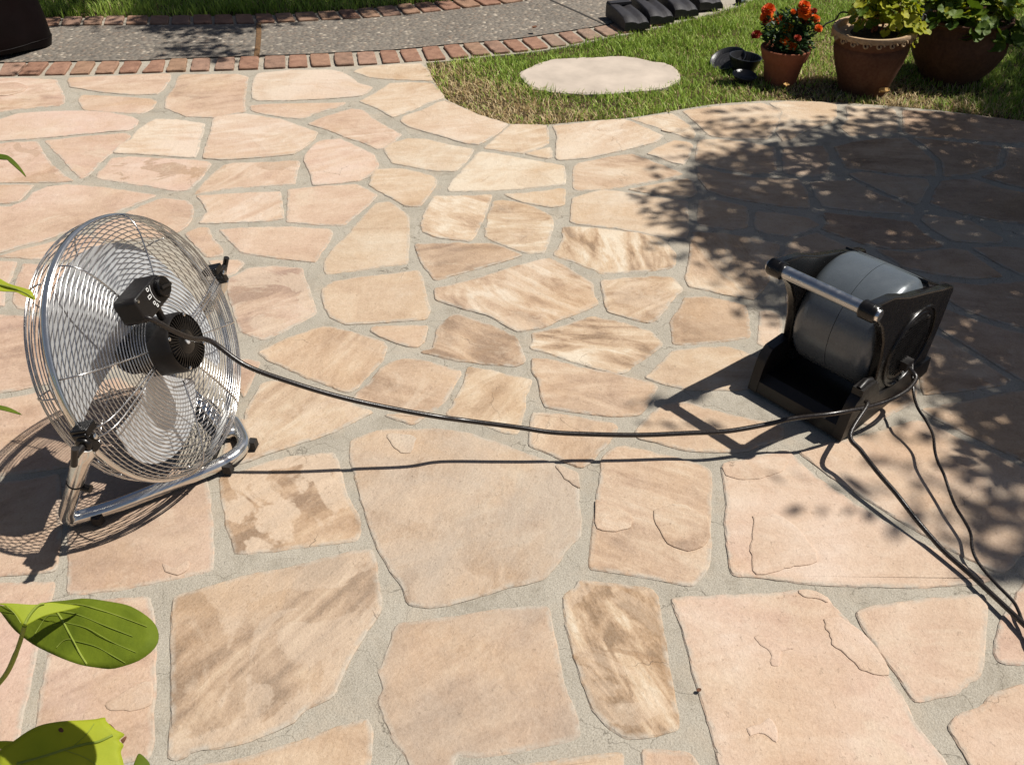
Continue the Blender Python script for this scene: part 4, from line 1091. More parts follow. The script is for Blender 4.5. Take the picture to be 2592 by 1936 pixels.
# side plates
def arc(cx, cz, r, a0, a1, n): return [(cx + r * math.cos(R(a0 + (a1 - a0) * i / n)), cz + r * math.sin(R(a0 + (a1 - a0) * i / n))) for i in range(n + 1)]
plate = arc(-.013, .327, .0190, 225, 75, 8) + [(.06, .333), (.13, .304), (.22, .278), (.30, .252)] + arc(.335, .222, .02, 60, -20, 4) + [(.352, .15), (.340, .05), (.33, .025), (.13, .025), (.10, .05), (.093, .10), (.087, .17), (.072, .22), (.045, .265), (.008, .300)]
for sg in (1, -1):
    w0 = sg * .094
    pl = Geo().extrude([BP(w0, s, z) for s, z in plate], BW * (sg * .021)).build("side_plate", M["blackgloss"], blow, 25)
    bv = pl.modifiers.new("bevel", 'BEVEL'); bv.width = .004; bv.segments = 2; bv.limit_method = 'ANGLE'
    wf = sg * .115
    gl = Geo()
    cc = BP(wf, .212, .145)
    gl.ring(cc, BD, Z, .094, .0045, 56, 6); gl.ring(cc, BD, Z, .081, .002, 56, 5)
    grl = gl.build("intake_ring", M["blackgloss"], pl, 60)
    mesh_ = Geo()
    for q in range(-8, 9):
        for r_ in range(-8, 9):
            s_ = q * .0088 + (r_ % 2) * .0044; z_ = r_ * .0078
            if s_ * s_ + z_ * z_ < .071 ** 2:
                c = cc + BD * s_ + Z * z_
                mesh_.box(c, ((BD + Z * .5).normalized(), (Z - BD * .5).normalized(), BW), (.0036, .0011, .0024))
    mesh_.build("intake_mesh", M["blackgloss"], pl)
    Geo().lathe(BP(wf - sg * .0045, .262, .195), BW * sg, [(.007, 0), (.007, .006), (.004, .008), (0, .008)], 14).build("screw_cap", M["blackgloss"], pl, 40)
    # handle end
    hb = Geo().lathe(BP(sg * .086, -.013, .327), BW * sg, [(.0, 0), (.0160, .0), (.0188, .003), (.0188, .030), (.0168, .034), (0, .034)], 28).build("handle_collar", M["blackgloss"], blow, 40)
    Geo().lathe(BP(sg * .120, -.013, .327), BW * sg, [(.0128, 0), (.0128, .003), (.0108, .0055), (0, .0062)], 24).build("end_cap", M["screw"] if sg > 0 else M["tubealu"], hb, 40)
Geo().tube([BP(-.09, -.013, .327), BP(.09, -.013, .327)], .0132, 28).build("handle_tube", M["tubealu"], blow, 60)
# outlet mouth behind the drum
g = Geo()
g.sheet([[BP(-DW + 2 * DW * j / 4, s, z) for j in range(5)] for s, z in ((.245, .281), (.29, .257), (.338, .232), (.35, .225))], .005)
g.build("outlet_lip", M["blackgloss"], blow, 40); g = Geo()
g.sheet([[BP(-DW + 2 * DW * j / 4, s, z) for j in range(5)] for s, z in ((.30, .05), (.34, .055))], .005)
g.build("outlet_lip", M["blackgloss"], blow, 40)
g = Geo()
for k in range(9):
    z_ = .07 + k * .018
    g.box(BP(0, .338, z_), (BW, BD, Z), (DW - .002, .006, .0014))
g.build("outlet_louvres", M["black"], blow)
Geo().lathe(BP(-.085, DC[0], DC[1]), BW, [(.0, 0), (.09, 0), (.09, .17), (0, .17)], 32).build("impeller", M["black"], blow, 40)
# base tray with raised cheeks
ck = [(0, 0), (.012, .070), (.020, .092), (.036, .106), (.098, .108), (.125, .060), (.355, .045), (.362, 0)]
for sg in (1, -1):
    Geo().extrude([BP(sg * .098, s, z) for s, z in ck], BW * (sg * .022)).build("base_cheek", M["black"], blow, 30)
g = Geo()
g.extrude([BP(-.098, s, z) for s, z in ((.002, .0), (.006, .028), (.03, .040), (.10, .026), (.355, .026), (.36, 0))], BW * .196)
g.build("base_tray", M["black"], blow, 30)
for w_, s_ in ((-.1, .02), (.1, .02), (-.1, .34), (.1, .34)):
    Geo().lathe(BP(w_, s_, -.002), Z, [(.011, 0), (.011, .004), (0, .004)], 12).build("rubber_foot", M["rubber"], blow, 40)
# pivot clip on the near cheek
g = Geo()
g.box(BP(.112, .052, .116), (BD, BW, Z), (.026, .012, .008))
g.tube([BP(.112, .03, .122), BP(.112, .052, .130), BP(.112, .075, .122)], .007, 10)
g.build("tilt_catch", M["black"], blow, 40)

# ================================================================== cables
def ground_line(px): return [G(u, v) for u, v in px]
SH = Vector((SD.x / SD.z, SD.y / SD.z, 0))
def lift(uv, shadow, h0=0.0, h1=.45):
    """height of a sighted point whose shadow falls on the surveyed shadow line"""
    best = (9, 0)
    S = ground_line(shadow)
    for k in range(91):
        h = h0 + (h1 - h0) * k / 90
        p = G(uv[0], uv[1], h); q = p - SH * h - Z * h
        d = 9
        for a, b in zip(S, S[1:]):
            ab = b - a; t = max(0, min(1, (q - a).dot(ab) / ab.dot(ab)))
            d = min(d, (q - a - ab * t).length)
        if d < best[0]: best = (d, h)
    return best
ca_px = [(622, 925), (744, 970), (866, 1006), (988, 1033), (1110, 1055), (1183, 1065), (1314, 1082), (1396, 1094), (1498, 1099), (1620, 1101), (1742, 1096), (1843, 1091), (1950, 1072), (2012, 1058), (2118, 1045)]
sa_px = [(560, 1196), (594, 1191), (744, 1177), (878, 1168), (1009, 1161), (1400, 1153), (1599, 1149), (1782, 1154), (1871, 1152), (2058, 1144), (2119, 1143), (2160, 1130)]
hs = [lift(p, sa_px, .03)[1] for p in ca_px]
for _ in range(14): hs = [hs[0]] + [(hs[i - 1] + 2 * hs[i] + hs[i + 1]) / 4 for i in range(1, len(hs) - 1)] + [hs[-1]]
print("cable heights", [round(h, 3) for h in hs])
ca = [bc + F1 * .040 - F2 * .012 + FA * .020, bc + F1 * .039 - F2 * .021 + FA * .032, FP(.115, .060, .060), FP(.118, .030, .020), FP(.125, -.004, -.012)]
P0 = [G(u, v, h) for (u, v), h in zip(ca_px, hs)]
tail = [G(2225, 1022, .085), G(2289, 992, .085), G(2318, 958, .09), G(2306, 938, .10), BP(.125, .20, .105)]
pa_ = spline(ca + P0 + tail, 6)
pc1 = Geo().tube(pa_, .0050, 10).build("power_cable", M["cable"], None, 180, base=Vector((P0[6].x, P0[6].y, 0)))
tag(pc1, "black cable stretched above the paving from the fan motor to the blower", "cable")
Geo().box(BP(.122, .205, .105), (BD, Z, BW), (.014, .010, .010)).build("plug", M["rubber"], pc1)
cb_px = [(2152, 1100), (2180, 1141), (2221, 1194), (2270, 1251), (2310, 1303), (2351, 1352), (2392, 1397), (2457, 1454), (2506, 1499), (2567, 1556), (2592, 1580), (2700, 1680)]
sb_px = [(2050, 1137), (2058, 1149), (2079, 1177), (2119, 1218), (2172, 1263), (2229, 1312), (2302, 1352), (2359, 1389), (2404, 1434), (2457, 1487), (2506, 1539), (2559, 1592), (2592, 1627), (2700, 1740)]
hb_ = [lift(p, sb_px, .01, .2)[1] for p in cb_px]
for _ in range(3): hb_ = [hb_[0]] + [(hb_[i - 1] + 2 * hb_[i] + hb_[i + 1]) / 4 for i in range(1, len(hb_) - 1)] + [hb_[-1]]
print("cable B heights", [round(h, 3) for h in hb_])
Pb = [BP(.124, .05, .085), BP(.134, .04, .085)] + [G(u, v, h) for (u, v), h in zip(cb_px, hb_)]
e_ = Pb[-1]
Pb += [Vector((e_.x + .12, e_.y - .14, .03)), Vector((e_.x + .35, e_.y - .30, .0145)), Vector((e_.x + .8, e_.y - .4, .0145))]
pc2 = Geo().tube(spline(Pb, 6), .0048, 10).build("power_cable", M["cable"], None, 180)
tag(pc2, "thick black cable running from the blower base to the lower right corner", "cable")
cc_px = [(2312, 990), (2322, 1030), (2343, 1063), (2361, 1099), (2366, 1139), (2374, 1169), (2389, 1200), (2404, 1245), (2419, 1282), (2443, 1321), (2457, 1351), (2461, 1388), (2473, 1418), (2495, 1448), (2525, 1481), (2564, 1521), (2579, 1548), (2592, 1578), (2660, 1690)]
hc_ = [.075, .07, .062, .055, .05, .045, .042, .034, .03, .028, .026, .023, .02, .017, .016, .015, .015, .015, .0145]
Pc = [BP(.122, .235, .10)] + [G(u, v, h) for (u, v), h in zip(cc_px, hc_)]
e_ = Pc[-1]
Pc += [Vector((e_.x + .15, e_.y - .1, .0135)), Vector((e_.x + .6, e_.y - .15, .0135))]
pc3 = Geo().tube(spline(Pc, 6), .0030, 10).build("power_cable", M["cable"], None, 180)
tag(pc3, "thin wavy black cable right of the blower, lying partly in tree shade", "cable")

# ================================================================== pots and plants
def up_px(u, v, p0):
    """point on the upright line through ground point p0 seen at image row v"""
    d = ray(u, v); n = Vector((p0.x, p0.y, 0)).normalized()
    t = (p0 - EYE).dot(n) / d.dot(n); return EYE + d * t
pot1c = G(1974, 204); pot2c = G(2184, 222); pot3c = G(2402, 190)
for p, r in ((pot1c, .062), (pot2c, .10), (pot3c, .125)): POT_XY.append((p.x, p.y, r))
# small terracotta pot
p1 = thing("flower_pot", pot1c, "small smooth terracotta pot holding marigolds on the lawn", "plant pot")
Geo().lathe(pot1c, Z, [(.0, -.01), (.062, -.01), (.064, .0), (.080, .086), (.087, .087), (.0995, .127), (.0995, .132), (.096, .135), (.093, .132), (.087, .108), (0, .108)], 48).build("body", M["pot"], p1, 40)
Geo().lathe(pot1c + Z * .109, Z, [(.0865, 0), (.06, .008), (0, .010)], 24).build("soil", M["soil"], p1, 60)
# large pot with scrolled rim
ax2 = Vector((-.06, -.02, 1)).normalized()
p2 = thing("flower_pot", pot2c, "large weathered terracotta pot with scrolled rim, middle of the three", "plant pot")
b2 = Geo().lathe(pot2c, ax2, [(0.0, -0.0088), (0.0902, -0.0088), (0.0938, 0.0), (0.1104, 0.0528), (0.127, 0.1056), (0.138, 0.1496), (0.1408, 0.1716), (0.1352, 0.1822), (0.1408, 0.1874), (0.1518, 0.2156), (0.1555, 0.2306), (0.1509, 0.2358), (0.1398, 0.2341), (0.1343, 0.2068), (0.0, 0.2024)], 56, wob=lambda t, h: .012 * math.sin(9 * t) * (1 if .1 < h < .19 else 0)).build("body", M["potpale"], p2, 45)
a1 = ax2.orthogonal().normalized(); a2 = ax2.cross(a1)
for k in range(20):
    t = 2 * math.pi * k / 20
    o = a1 * math.cos(t) + a2 * math.sin(t); tg = ax2.cross(o)
    c = pot2c + ax2 * .2125 + o * .1500
    g = Geo()
    sp_ = [c + tg * (math.cos(q) * (.017 - .0020 * q)) + ax2 * (math.sin(q) * (.017 - .0020 * q)) + o * .003 for q in [i * .55 for i in range(15)]]
    g.tube(sp_, .0036, 6).build("rim_scroll", M["potrim"], b2, 60)
Geo().lathe(pot2c, ax2, [(.1375, .1985), (.150, .212), (.1572, .2285), (.1540, .2375), (.1385, .2360), (.1335, .214)], 56).build("rim", M["potrim"], p2, 45)
Geo().lathe(pot2c + ax2 * .2035, ax2, [(.134, 0), (.08, .012), (0, .014)], 24).build("soil", M["soil"], p2, 60)
# bellied pot in the shade
p3 = thing("flower_pot", pot3c, "dark bellied terracotta pot at the right edge, largest and mostly shaded", "plant pot")
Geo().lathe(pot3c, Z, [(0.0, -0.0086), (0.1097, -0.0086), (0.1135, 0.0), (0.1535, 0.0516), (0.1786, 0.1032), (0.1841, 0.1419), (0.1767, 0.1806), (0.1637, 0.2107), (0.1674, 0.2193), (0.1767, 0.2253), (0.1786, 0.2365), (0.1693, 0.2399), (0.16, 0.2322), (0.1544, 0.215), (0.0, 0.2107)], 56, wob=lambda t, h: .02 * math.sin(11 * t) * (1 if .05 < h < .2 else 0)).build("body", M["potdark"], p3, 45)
Geo().lathe(pot3c + Z * .211, Z, [(.154, 0), (.08, .012), (0, .014)], 24).build("soil", M["soil"], p3, 60)
# black nursery saucers and bowl
def saucer(u, v, r, h, rim, label, tiltx=(0, 0, 1), nm="plant_saucer", cat="saucer", grp=None):
    c = G(u, v); a = Vector(tiltx).normalized(); c = c + Z * .012
    POT_XY.append((c.x, c.y, r * .9))
    t = thing(nm, c, label, cat, grp)
    Geo().lathe(c, a, [(0, 0), (r * .78, 0), (r * .82, .003), (r * .97, h), (r, h + .002), (r * 1.0, h + .004), (r * .95, h + .003), (r * .80, .006), (0, .005)], 40).build("dish", M["saucer"], t, 50)
    g = Geo()
    for q in (.25, .45, .65): g.ring(c + a * .0055, a.orthogonal().normalized(), a.cross(a.orthogonal().normalized()), r * q, .0012, 36, 5)
    for k in range(rim):
        tt = 2 * math.pi * k / rim; o = a.orthogonal().normalized() * math.cos(tt) + a.cross(a.orthogonal().normalized()) * math.sin(tt)
        g.tube([c + o * (r * .8) + a * .006, c + o * (r * .96) + a * (h + .002)], .0011, 5)
    g.build("ribs", M["saucer"], t, 60)
    return t
saucer(1843, 165, .075, .018, 40, "ribbed black saucer leaning at the back left of the dark dishes", (-.35, -.25, 1))
saucer(1882, 205, .050, .010, 18, "small shallow black saucer with a shiny edge, front of the dark dishes", (.05, -.10, 1))
c = G(1880, 176)
bowl = thing("plant_bowl", c, "deep black plastic bowl behind the small shiny saucer", "bowl")
POT_XY.append((c.x, c.y, .04))
Geo().lathe(c, Vector((.08, 0, 1)).normalized(), [(0, -.008), (.045, -.008), (.047, 0), (.066, .052), (.068, .055), (.064, .055), (.046, .008), (0, .008)], 40).build("dish", M["saucer"], bowl, 40)
g = Geo()
for k in range(28):
    t = 2 * math.pi * k / 28; o = Vector((math.cos(t), math.sin(t), 0))
    g.tube([c + o * .045 + Z * .010, c + o * .063 + Z * .052], .0013, 5)
g.build("ribs", M["saucer"], bowl, 60)

# marigold
mp = pot1c + Z * .112
mar = thing("marigold_plant", mp, "bushy marigold with orange and red blooms in the small pot", "flowers")
# foliage as many fine leaflets
def leaflets(cent, rad, n, size, seed, flat=.8):
    r_ = random.Random(seed); v = []; f = []
    for k in range(n):
        while True:
            q = Vector((r_.uniform(-1, 1), r_.uniform(-1, 1), r_.uniform(-1, 1)))
            if q.length < 1: break
        p = cent + Vector((q.x * rad[0], q.y * rad[1], q.z * rad[2]))
        d = (Vector((q.x, q.y, abs(q.z) * .4 + .2)) + Vector((r_.gauss(0, .6), r_.gauss(0, .6), r_.gauss(0, .4)))).normalized()
        nn = d.cross(Vector((r_.gauss(0, 1), r_.gauss(0, 1), r_.gauss(0, 1)))).normalized(); b = size * r_.uniform(.7, 1.4); w = b * .22
        m = len(v)
        v += [p, p + d * b * .5 + nn * w, p + d * b, p + d * b * .5 - nn * w]; f.append((m, m + 1, m + 2, m + 3))
    return v, f
fo = Geo()
for cx_, cy_, cz_, rx, rz, n in ((0, 0, .05, .075, .05, 420), (-.055, 0, .085, .05, .055, 260), (.05, .01, .10, .055, .065, 300), (0, .03, .11, .05, .05, 220), (.02, -.04, .04, .06, .035, 220)):
    fo.add(*leaflets(mp + Vector((cx_, cy_, cz_)), (rx, rx, rz), n, .022, int(n + cx_ * 1000)))
fol = fo.build("foliage", M["marigold"], mar, fix=False); fol["kind"] = "stuff"
def bloom(p, r, up_, kind, seed):
    r_ = random.Random(seed); g = Geo(); up_ = Vector(up_).normalized(); a = up_.orthogonal().normalized(); b = up_.cross(a)
    for ring_, (nr, el, rr) in enumerate(((11, -.25, 1.0), (11, .15, .95), (9, .5, .85), (7, .85, .7), (5, 1.2, .5))):
        for k in range(nr):
            t = 2 * math.pi * (k + .5 * (ring_ % 2)) / nr + r_.uniform(-.12, .12)
            e = el + r_.uniform(-.12, .12)
            o = (a * math.cos(t) + b * math.sin(t)) * math.cos(e) + up_ * math.sin(e)
            sd_ = up_.cross(o).normalized(); nn = o.cross(sd_)
            L = r * rr * r_.uniform(.9, 1.1); w = L * .36
            base_ = p + o * (r * .12)
            g.add([base_, base_ + o * L * .55 + sd_ * w, base_ + o * L * .92 + sd_ * w * .8 + nn * r * .12, base_ + o * L + nn * r * r_.uniform(-.05, .2), base_ + o * L * .92 - sd_ * w * .8 + nn * r * .12, base_ + o * L * .55 - sd_ * w], [(0, 1, 2, 3), (0, 3, 4, 5)])
    fl_ = g.build("bloom", M[kind], mar, fix=False)
    Geo().tube([p - up_ * r * .25, p.lerp(mp, .5) - Vector((0, 0, .004)), mp + Vector((0, 0, -.004))], .0016, 5).build("stalk", M["marigold"], fl_, 60)
    return fl_
BL = [(1945, 25, .018, "petal"), (1941, 43, .018, "petal"), (1972, 52, .0165, "petal"), (1994, 72, .0165, "petalyel"), (2036, 15, .016, "petal"), (2038, 34, .020, "petal"), (2063, 48, .014, "petal"), (2072, 73, .012, "petal"),
      (2008, 31, .009, "petal"), (2061, 28, .009, "petaldark"), (1987, 103, .014, "petal"), (2019, 97, .010, "petaldark"), (2006, 118, .014, "petal"), (1914, 88, .014, "petaldark"), (2036, 55, .013, "petaldark"), (1941, 55, .012, "petaldark")]
for i, (u, v, r, k) in enumerate(BL):
    dep = (-.05 if v > 85 else .0) + rng.uniform(-.02, .02)
    p = up_px(u, v, Vector((pot1c.x, pot1c.y + dep, 0)))
    bloom(p, r * 1.35, Vector(((p.x - pot1c.x) * 3, -.35 + (p.y - pot1c.y) * 2, .9)), k, i)
for k in range(7):
    t = rng.uniform(0, 6.28); p = mp + Vector((math.cos(t) * .05, math.sin(t) * .05, .11))
    Geo().tube([mp + Vector((math.cos(t) * .01, math.sin(t) * .01, 0)), mp + Vector((math.cos(t) * .03, math.sin(t) * .03, .06)), p], .002, 5).build("stalk", M["marigold"], mar, 60)

# geraniums: ruffled round leaves, one shared mesh in a few shapes
def ger_leaf(seed):
    r_ = random.Random(seed); n = 22; v = [(0, 0, 0)]; f = []
    for ring_, k in ((1, .45), (2, .8), (3, 1.0)):
        for i in range(n):
            t = math.pi * (-.90 + 1.80 * i / (n - 1))
            lob = 1 + .10 * math.cos(t * 7 * .5) + r_.uniform(-.04, .04)
            r = k * lob * (.88 + .12 * math.cos(t))
            v.append((r * math.cos(t) , r * math.sin(t), .22 * k * k + (.10 * math.sin(t * 6 + seed) * k ** 3)))
    for i in range(n - 1):
        f.append((0, 1 + i, 2 + i))
        for a in (0, 1): f.append((1 + a * n + i, 1 + (a + 1) * n + i, 2 + (a + 1) * n + i, 2 + a * n + i))
    return v, f
def ger_mesh(mat, seed):
    v, f = ger_leaf(seed); me = bpy.data.meshes.new("leaf"); me.from_pydata(v, [], f)
    me.polygons.foreach_set("use_smooth", [True] * len(f)); me.materials.append(mat); me.update(); return me
def geranium(name, label, potc, zs, cl, mats, seed, redst):
    r_ = random.Random(seed)
    base_ = potc + Z * zs
    pl = thing(name, base_, label, "plant")
    meshes = [ger_mesh(m, s) for s, m in enumerate(mats)]
    stems = Geo()
    for (ox, oy, oz, rx, ry, rz, n, sz) in cl:
        cc_ = base_ + Vector((ox, oy, oz))
        stems.tube(spline([base_ + Vector((ox * .3, oy * .3, -.01)), base_.lerp(cc_, .5) + Z * .02, cc_], 4), [.0045] * 8 + [.0028], 6)
        for k in range(n):
            while True:
                q = Vector((r_.uniform(-1, 1), r_.uniform(-1, 1), r_.uniform(-1, 1)))
                if .35 < q.length < 1: break
            p = cc_ + Vector((q.x * rx, q.y * ry, q.z * rz))
            o = bpy.data.objects.new("leaf", r_.choice(meshes))
            up_ = (Vector((q.x * .7, q.y * .7, .75 + q.z * .25)) + Vector((r_.gauss(0, .28), r_.gauss(0, .28), 0))).normalized()
            M4 = up_.to_track_quat('Z', 'Y').to_matrix().to_4x4() @ Matrix.Rotation(r_.uniform(0, 6.28), 4, 'Z')
            s_ = sz * r_.uniform(.65, 1.2)
            o.parent = pl; col.objects.link(o)
            o.matrix_local = Matrix.Translation(p - base_) @ M4 @ Matrix.Scale(s_, 4)
            if k % 3 == 0: stems.tube([cc_ - Z * rz * .4, p], .0014, 5)
    stems.build("stems", M[redst], pl, 60)
    return pl
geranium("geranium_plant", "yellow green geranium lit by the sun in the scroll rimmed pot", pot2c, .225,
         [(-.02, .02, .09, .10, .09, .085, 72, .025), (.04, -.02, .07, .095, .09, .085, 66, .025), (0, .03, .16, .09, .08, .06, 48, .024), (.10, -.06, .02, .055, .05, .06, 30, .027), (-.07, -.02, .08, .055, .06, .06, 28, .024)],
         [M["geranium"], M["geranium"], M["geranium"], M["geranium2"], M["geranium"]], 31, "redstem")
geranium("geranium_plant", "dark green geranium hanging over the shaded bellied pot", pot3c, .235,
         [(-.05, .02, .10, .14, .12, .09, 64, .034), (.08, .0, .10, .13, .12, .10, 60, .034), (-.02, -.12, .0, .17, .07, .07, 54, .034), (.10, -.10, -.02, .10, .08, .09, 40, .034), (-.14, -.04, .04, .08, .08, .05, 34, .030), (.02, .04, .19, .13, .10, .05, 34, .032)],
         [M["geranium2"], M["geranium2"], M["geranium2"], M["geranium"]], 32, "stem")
# irrigation tube from pot to pot
hp_ = [pot1c + Vector((.02, .03, .14)), up_px(2060, 88, pot1c + Vector((.10, 0, 0))), up_px(2090, 62, pot1c + Vector((.15, 0, 0))), up_px(2115, 50, pot1c + Vector((.19, 0, 0))), pot2c + Vector((-.135, .05, .275)), pot2c + Vector((-.06, .07, .262)), pot2c + Vector((.07, .06, .262)),
       pot2c + Vector((.165, .0, .28)), up_px(2335, 52, pot2c + Vector((.2, 0, 0))), pot3c + Vector((-.185, -.02, .29)), pot3c + Vector((-.05, .02, .272)), pot3c + Vector((.10, .0, .272)), pot3c + Vector((.185, -.03, .285)), pot3c + Vector((.27, -.08, .22)), pot3c + Vector((.42, -.1, .10)), pot3c + Vector((.6, -.1, .02))]
hs_ = Geo().tube(spline(hp_, 6), .0032, 8).build("drip_tube", M["hose"], None, 180)
tag(hs_, "thin black irrigation tube looping between the flower pots", "tube")

# ================================================================== black moulded blocks by the path
bn = [G(1581, 84), G(1644, 68), G(1707, 51), G(1770, 32)]
bl_dir = (G(1535, 48) - G(1581, 84)).normalized(); bw_dir = Vector((-bl_dir.y, bl_dir.x, 0))
if bw_dir.x < 0: bw_dir = -bw_dir
pf = [(0, 0), (0, .058), (.004, .062), (.035, .063), (.055, .058), (.070, .049), (.082, .048), (.098, .054), (.118, .055), (.132, .046), (.140, .030), (.142, .012), (.140, 0)]
BLAB = ["nearest of four black moulded blocks, corner resting on the brick edging", "second nearest of the four black moulded blocks beside the path", "third of the four black moulded blocks, behind the second one", "farthest of the four black moulded blocks, cut off by the top edge"]
for i, p in enumerate(bn):
    t = thing("moulded_block", p + Z * .008, BLAB[i], "block", "black moulded blocks by the path")
    ln = .25; rows = 9; g = Geo(); v = []; f = []
    for r_ in range(rows):
        s_ = r_ / (rows - 1)
        for a, h in pf:
            hh = h * (.80 + .24 * s_) * (1 - .25 * max(0, .12 - s_) / .12) + .006 * math.sin(s_ * 3.1) * (1 if h > .03 else 0)
            v.append(p + Z * (.008 + hh) + bl_dir * (ln * s_) + bw_dir * (a * .90))
    n_ = len(pf)
    for r_ in range(rows - 1):
        for k in range(n_):
            k2 = (k + 1) % n_
            f.append((r_ * n_ + k, r_ * n_ + k2, (r_ + 1) * n_ + k2, (r_ + 1) * n_ + k))
    f.append(tuple(range(n_ - 1, -1, -1))); f.append(tuple((rows - 1) * n_ + k for k in range(n_)))
    g.add(v, f)
    b_ = g.build("body", M["darkblock"], t, 40)
    Geo().extrude([p + Z * .068 + bl_dir * (ln * .80) + bw_dir * .004, p + Z * .068 + bl_dir * (ln * .80) + bw_dir * .112, p + Z * .066 + bl_dir * (ln * 1.0) + bw_dir * .112, p + Z * .066 + bl_dir * (ln * 1.0) + bw_dir * .004], Z * .012).build("back_rib", M["darkblock"], t)
    POT_XY.append(((p + bl_dir * .1 + bw_dir * .07).x, (p + bl_dir * .1 + bw_dir * .07).y, .09))
# grey hose nozzle just beyond
nz = G(1872, 10); nd = Vector((.6, .8, 0)).normalized()
t = thing("hose_nozzle", nz, "grey tubular hose end lying at the lawn edge by the black blocks", "nozzle")
Geo().tube([nz + Z * .018 - nd * .02, nz + Z * .018 + nd * .08], [.017, .017], 16, caps=False).build("barrel", M["bluegrey"], t, 60)
Geo().tube([nz + Z * .018 - nd * .012, nz + Z * .018 + nd * .07], .0125, 16).build("bore", M["black"], t, 60)

# ================================================================== grill cover at the path's far left
c0 = G(166, 112); c1 = G(0, 160)
fd = (c1 - c0).normalized(); bd_ = Vector((-fd.y, fd.x, 0))
if bd_.y < 0: bd_ = -bd_
gc = thing("grill_cover", c0 + fd * .4 + bd_ * .3, "dark maroon vinyl cover draped over a grill on the path", "cover")
grid = []
W_, D_ = .95, .62
def rr_rect(t, w, d, r):
    """rounded rectangle by arc length, starts at front right corner region, runs along the front"""
    per = [("l", w - 2 * r), ("a", 0), ("l", d - 2 * r), ("a", 1), ("l", w - 2 * r), ("a", 2), ("l", d - 2 * r), ("a", 3)]
    q = math.pi * r / 2; tot = 2 * (w + d - 4 * r) + 4 * q; s = (t % 1) * tot
    cs = [(w - r, r), (w - r, d - r), (r, d - r), (r, r)]
    st = [(r, 0), (w, r), (w - r, d), (0, d - r)]; dr = [(1, 0), (0, 1), (-1, 0), (0, -1)]
    for k in range(4):
        L = (w, d, w, d)[k] - 2 * r
        if s < L: return st[k][0] + dr[k][0] * s, st[k][1] + dr[k][1] * s
        s -= L
        if s < q:
            a = s / r - math.pi / 2 + k * math.pi / 2; return cs[k][0] + r * math.cos(a), cs[k][1] + r * math.sin(a)
        s -= q
    return st[0]
NS = 120
for k, z in enumerate((.004, .03, .07, .12, .2, .3, .42, .55, .7, .82, .90, .94, .955)):
    row = []
    sh = .0 if z < .82 else (z - .82) * .45
    tp = .03 * z
    for j in range(NS):
        a, b = rr_rect(j / NS, W_ - 2 * (tp + sh), D_ - 2 * (tp + sh), .13)
        fold = .012 * math.sin(j * .55 + z * 2) * math.exp(-z * 1.2) + .016 * noise.noise(Vector((j * .16, z * 3.2, 2))) + .008 * noise.noise(Vector((j * .5, z * 9, 7)))
        ctr = ((W_ - 2 * (tp + sh)) / 2, (D_ - 2 * (tp + sh)) / 2)
        vx, vy = a - ctr[0], b - ctr[1]; L = math.hypot(vx, vy)
        a += vx / L * fold; b += vy / L * fold
        flare = -.012 if z < .02 else 0
        a += vx / L * flare; b += vy / L * flare
        row.append(c0 + fd * (a + tp + sh) + bd_ * (b + tp + sh) + Z * (z + (.012 * math.sin(j * .21) if z < .02 else 0) + .008))
    row.append(row[0].copy()); grid.append(row)
g = Geo(); m, n = len(grid), NS
v = [p for row in grid for p in row[:-1]]; f = []
for i in range(m - 1):
    for j in range(n):
        j2 = (j + 1) % n; f.append((i * n + j, i * n + j2, (i + 1) * n + j2, (i + 1) * n + j))
f.append(tuple((m - 1) * n + j for j in range(n)))
g.add(v, f); g.build("cloth", M["vinyl"], gc, 180)
Geo().tube([p + Vector((0, 0, .004)) for p in grid[1][:-1]], .0018, 6, closed=True).build("hem", M["vinyl"], gc, 60)

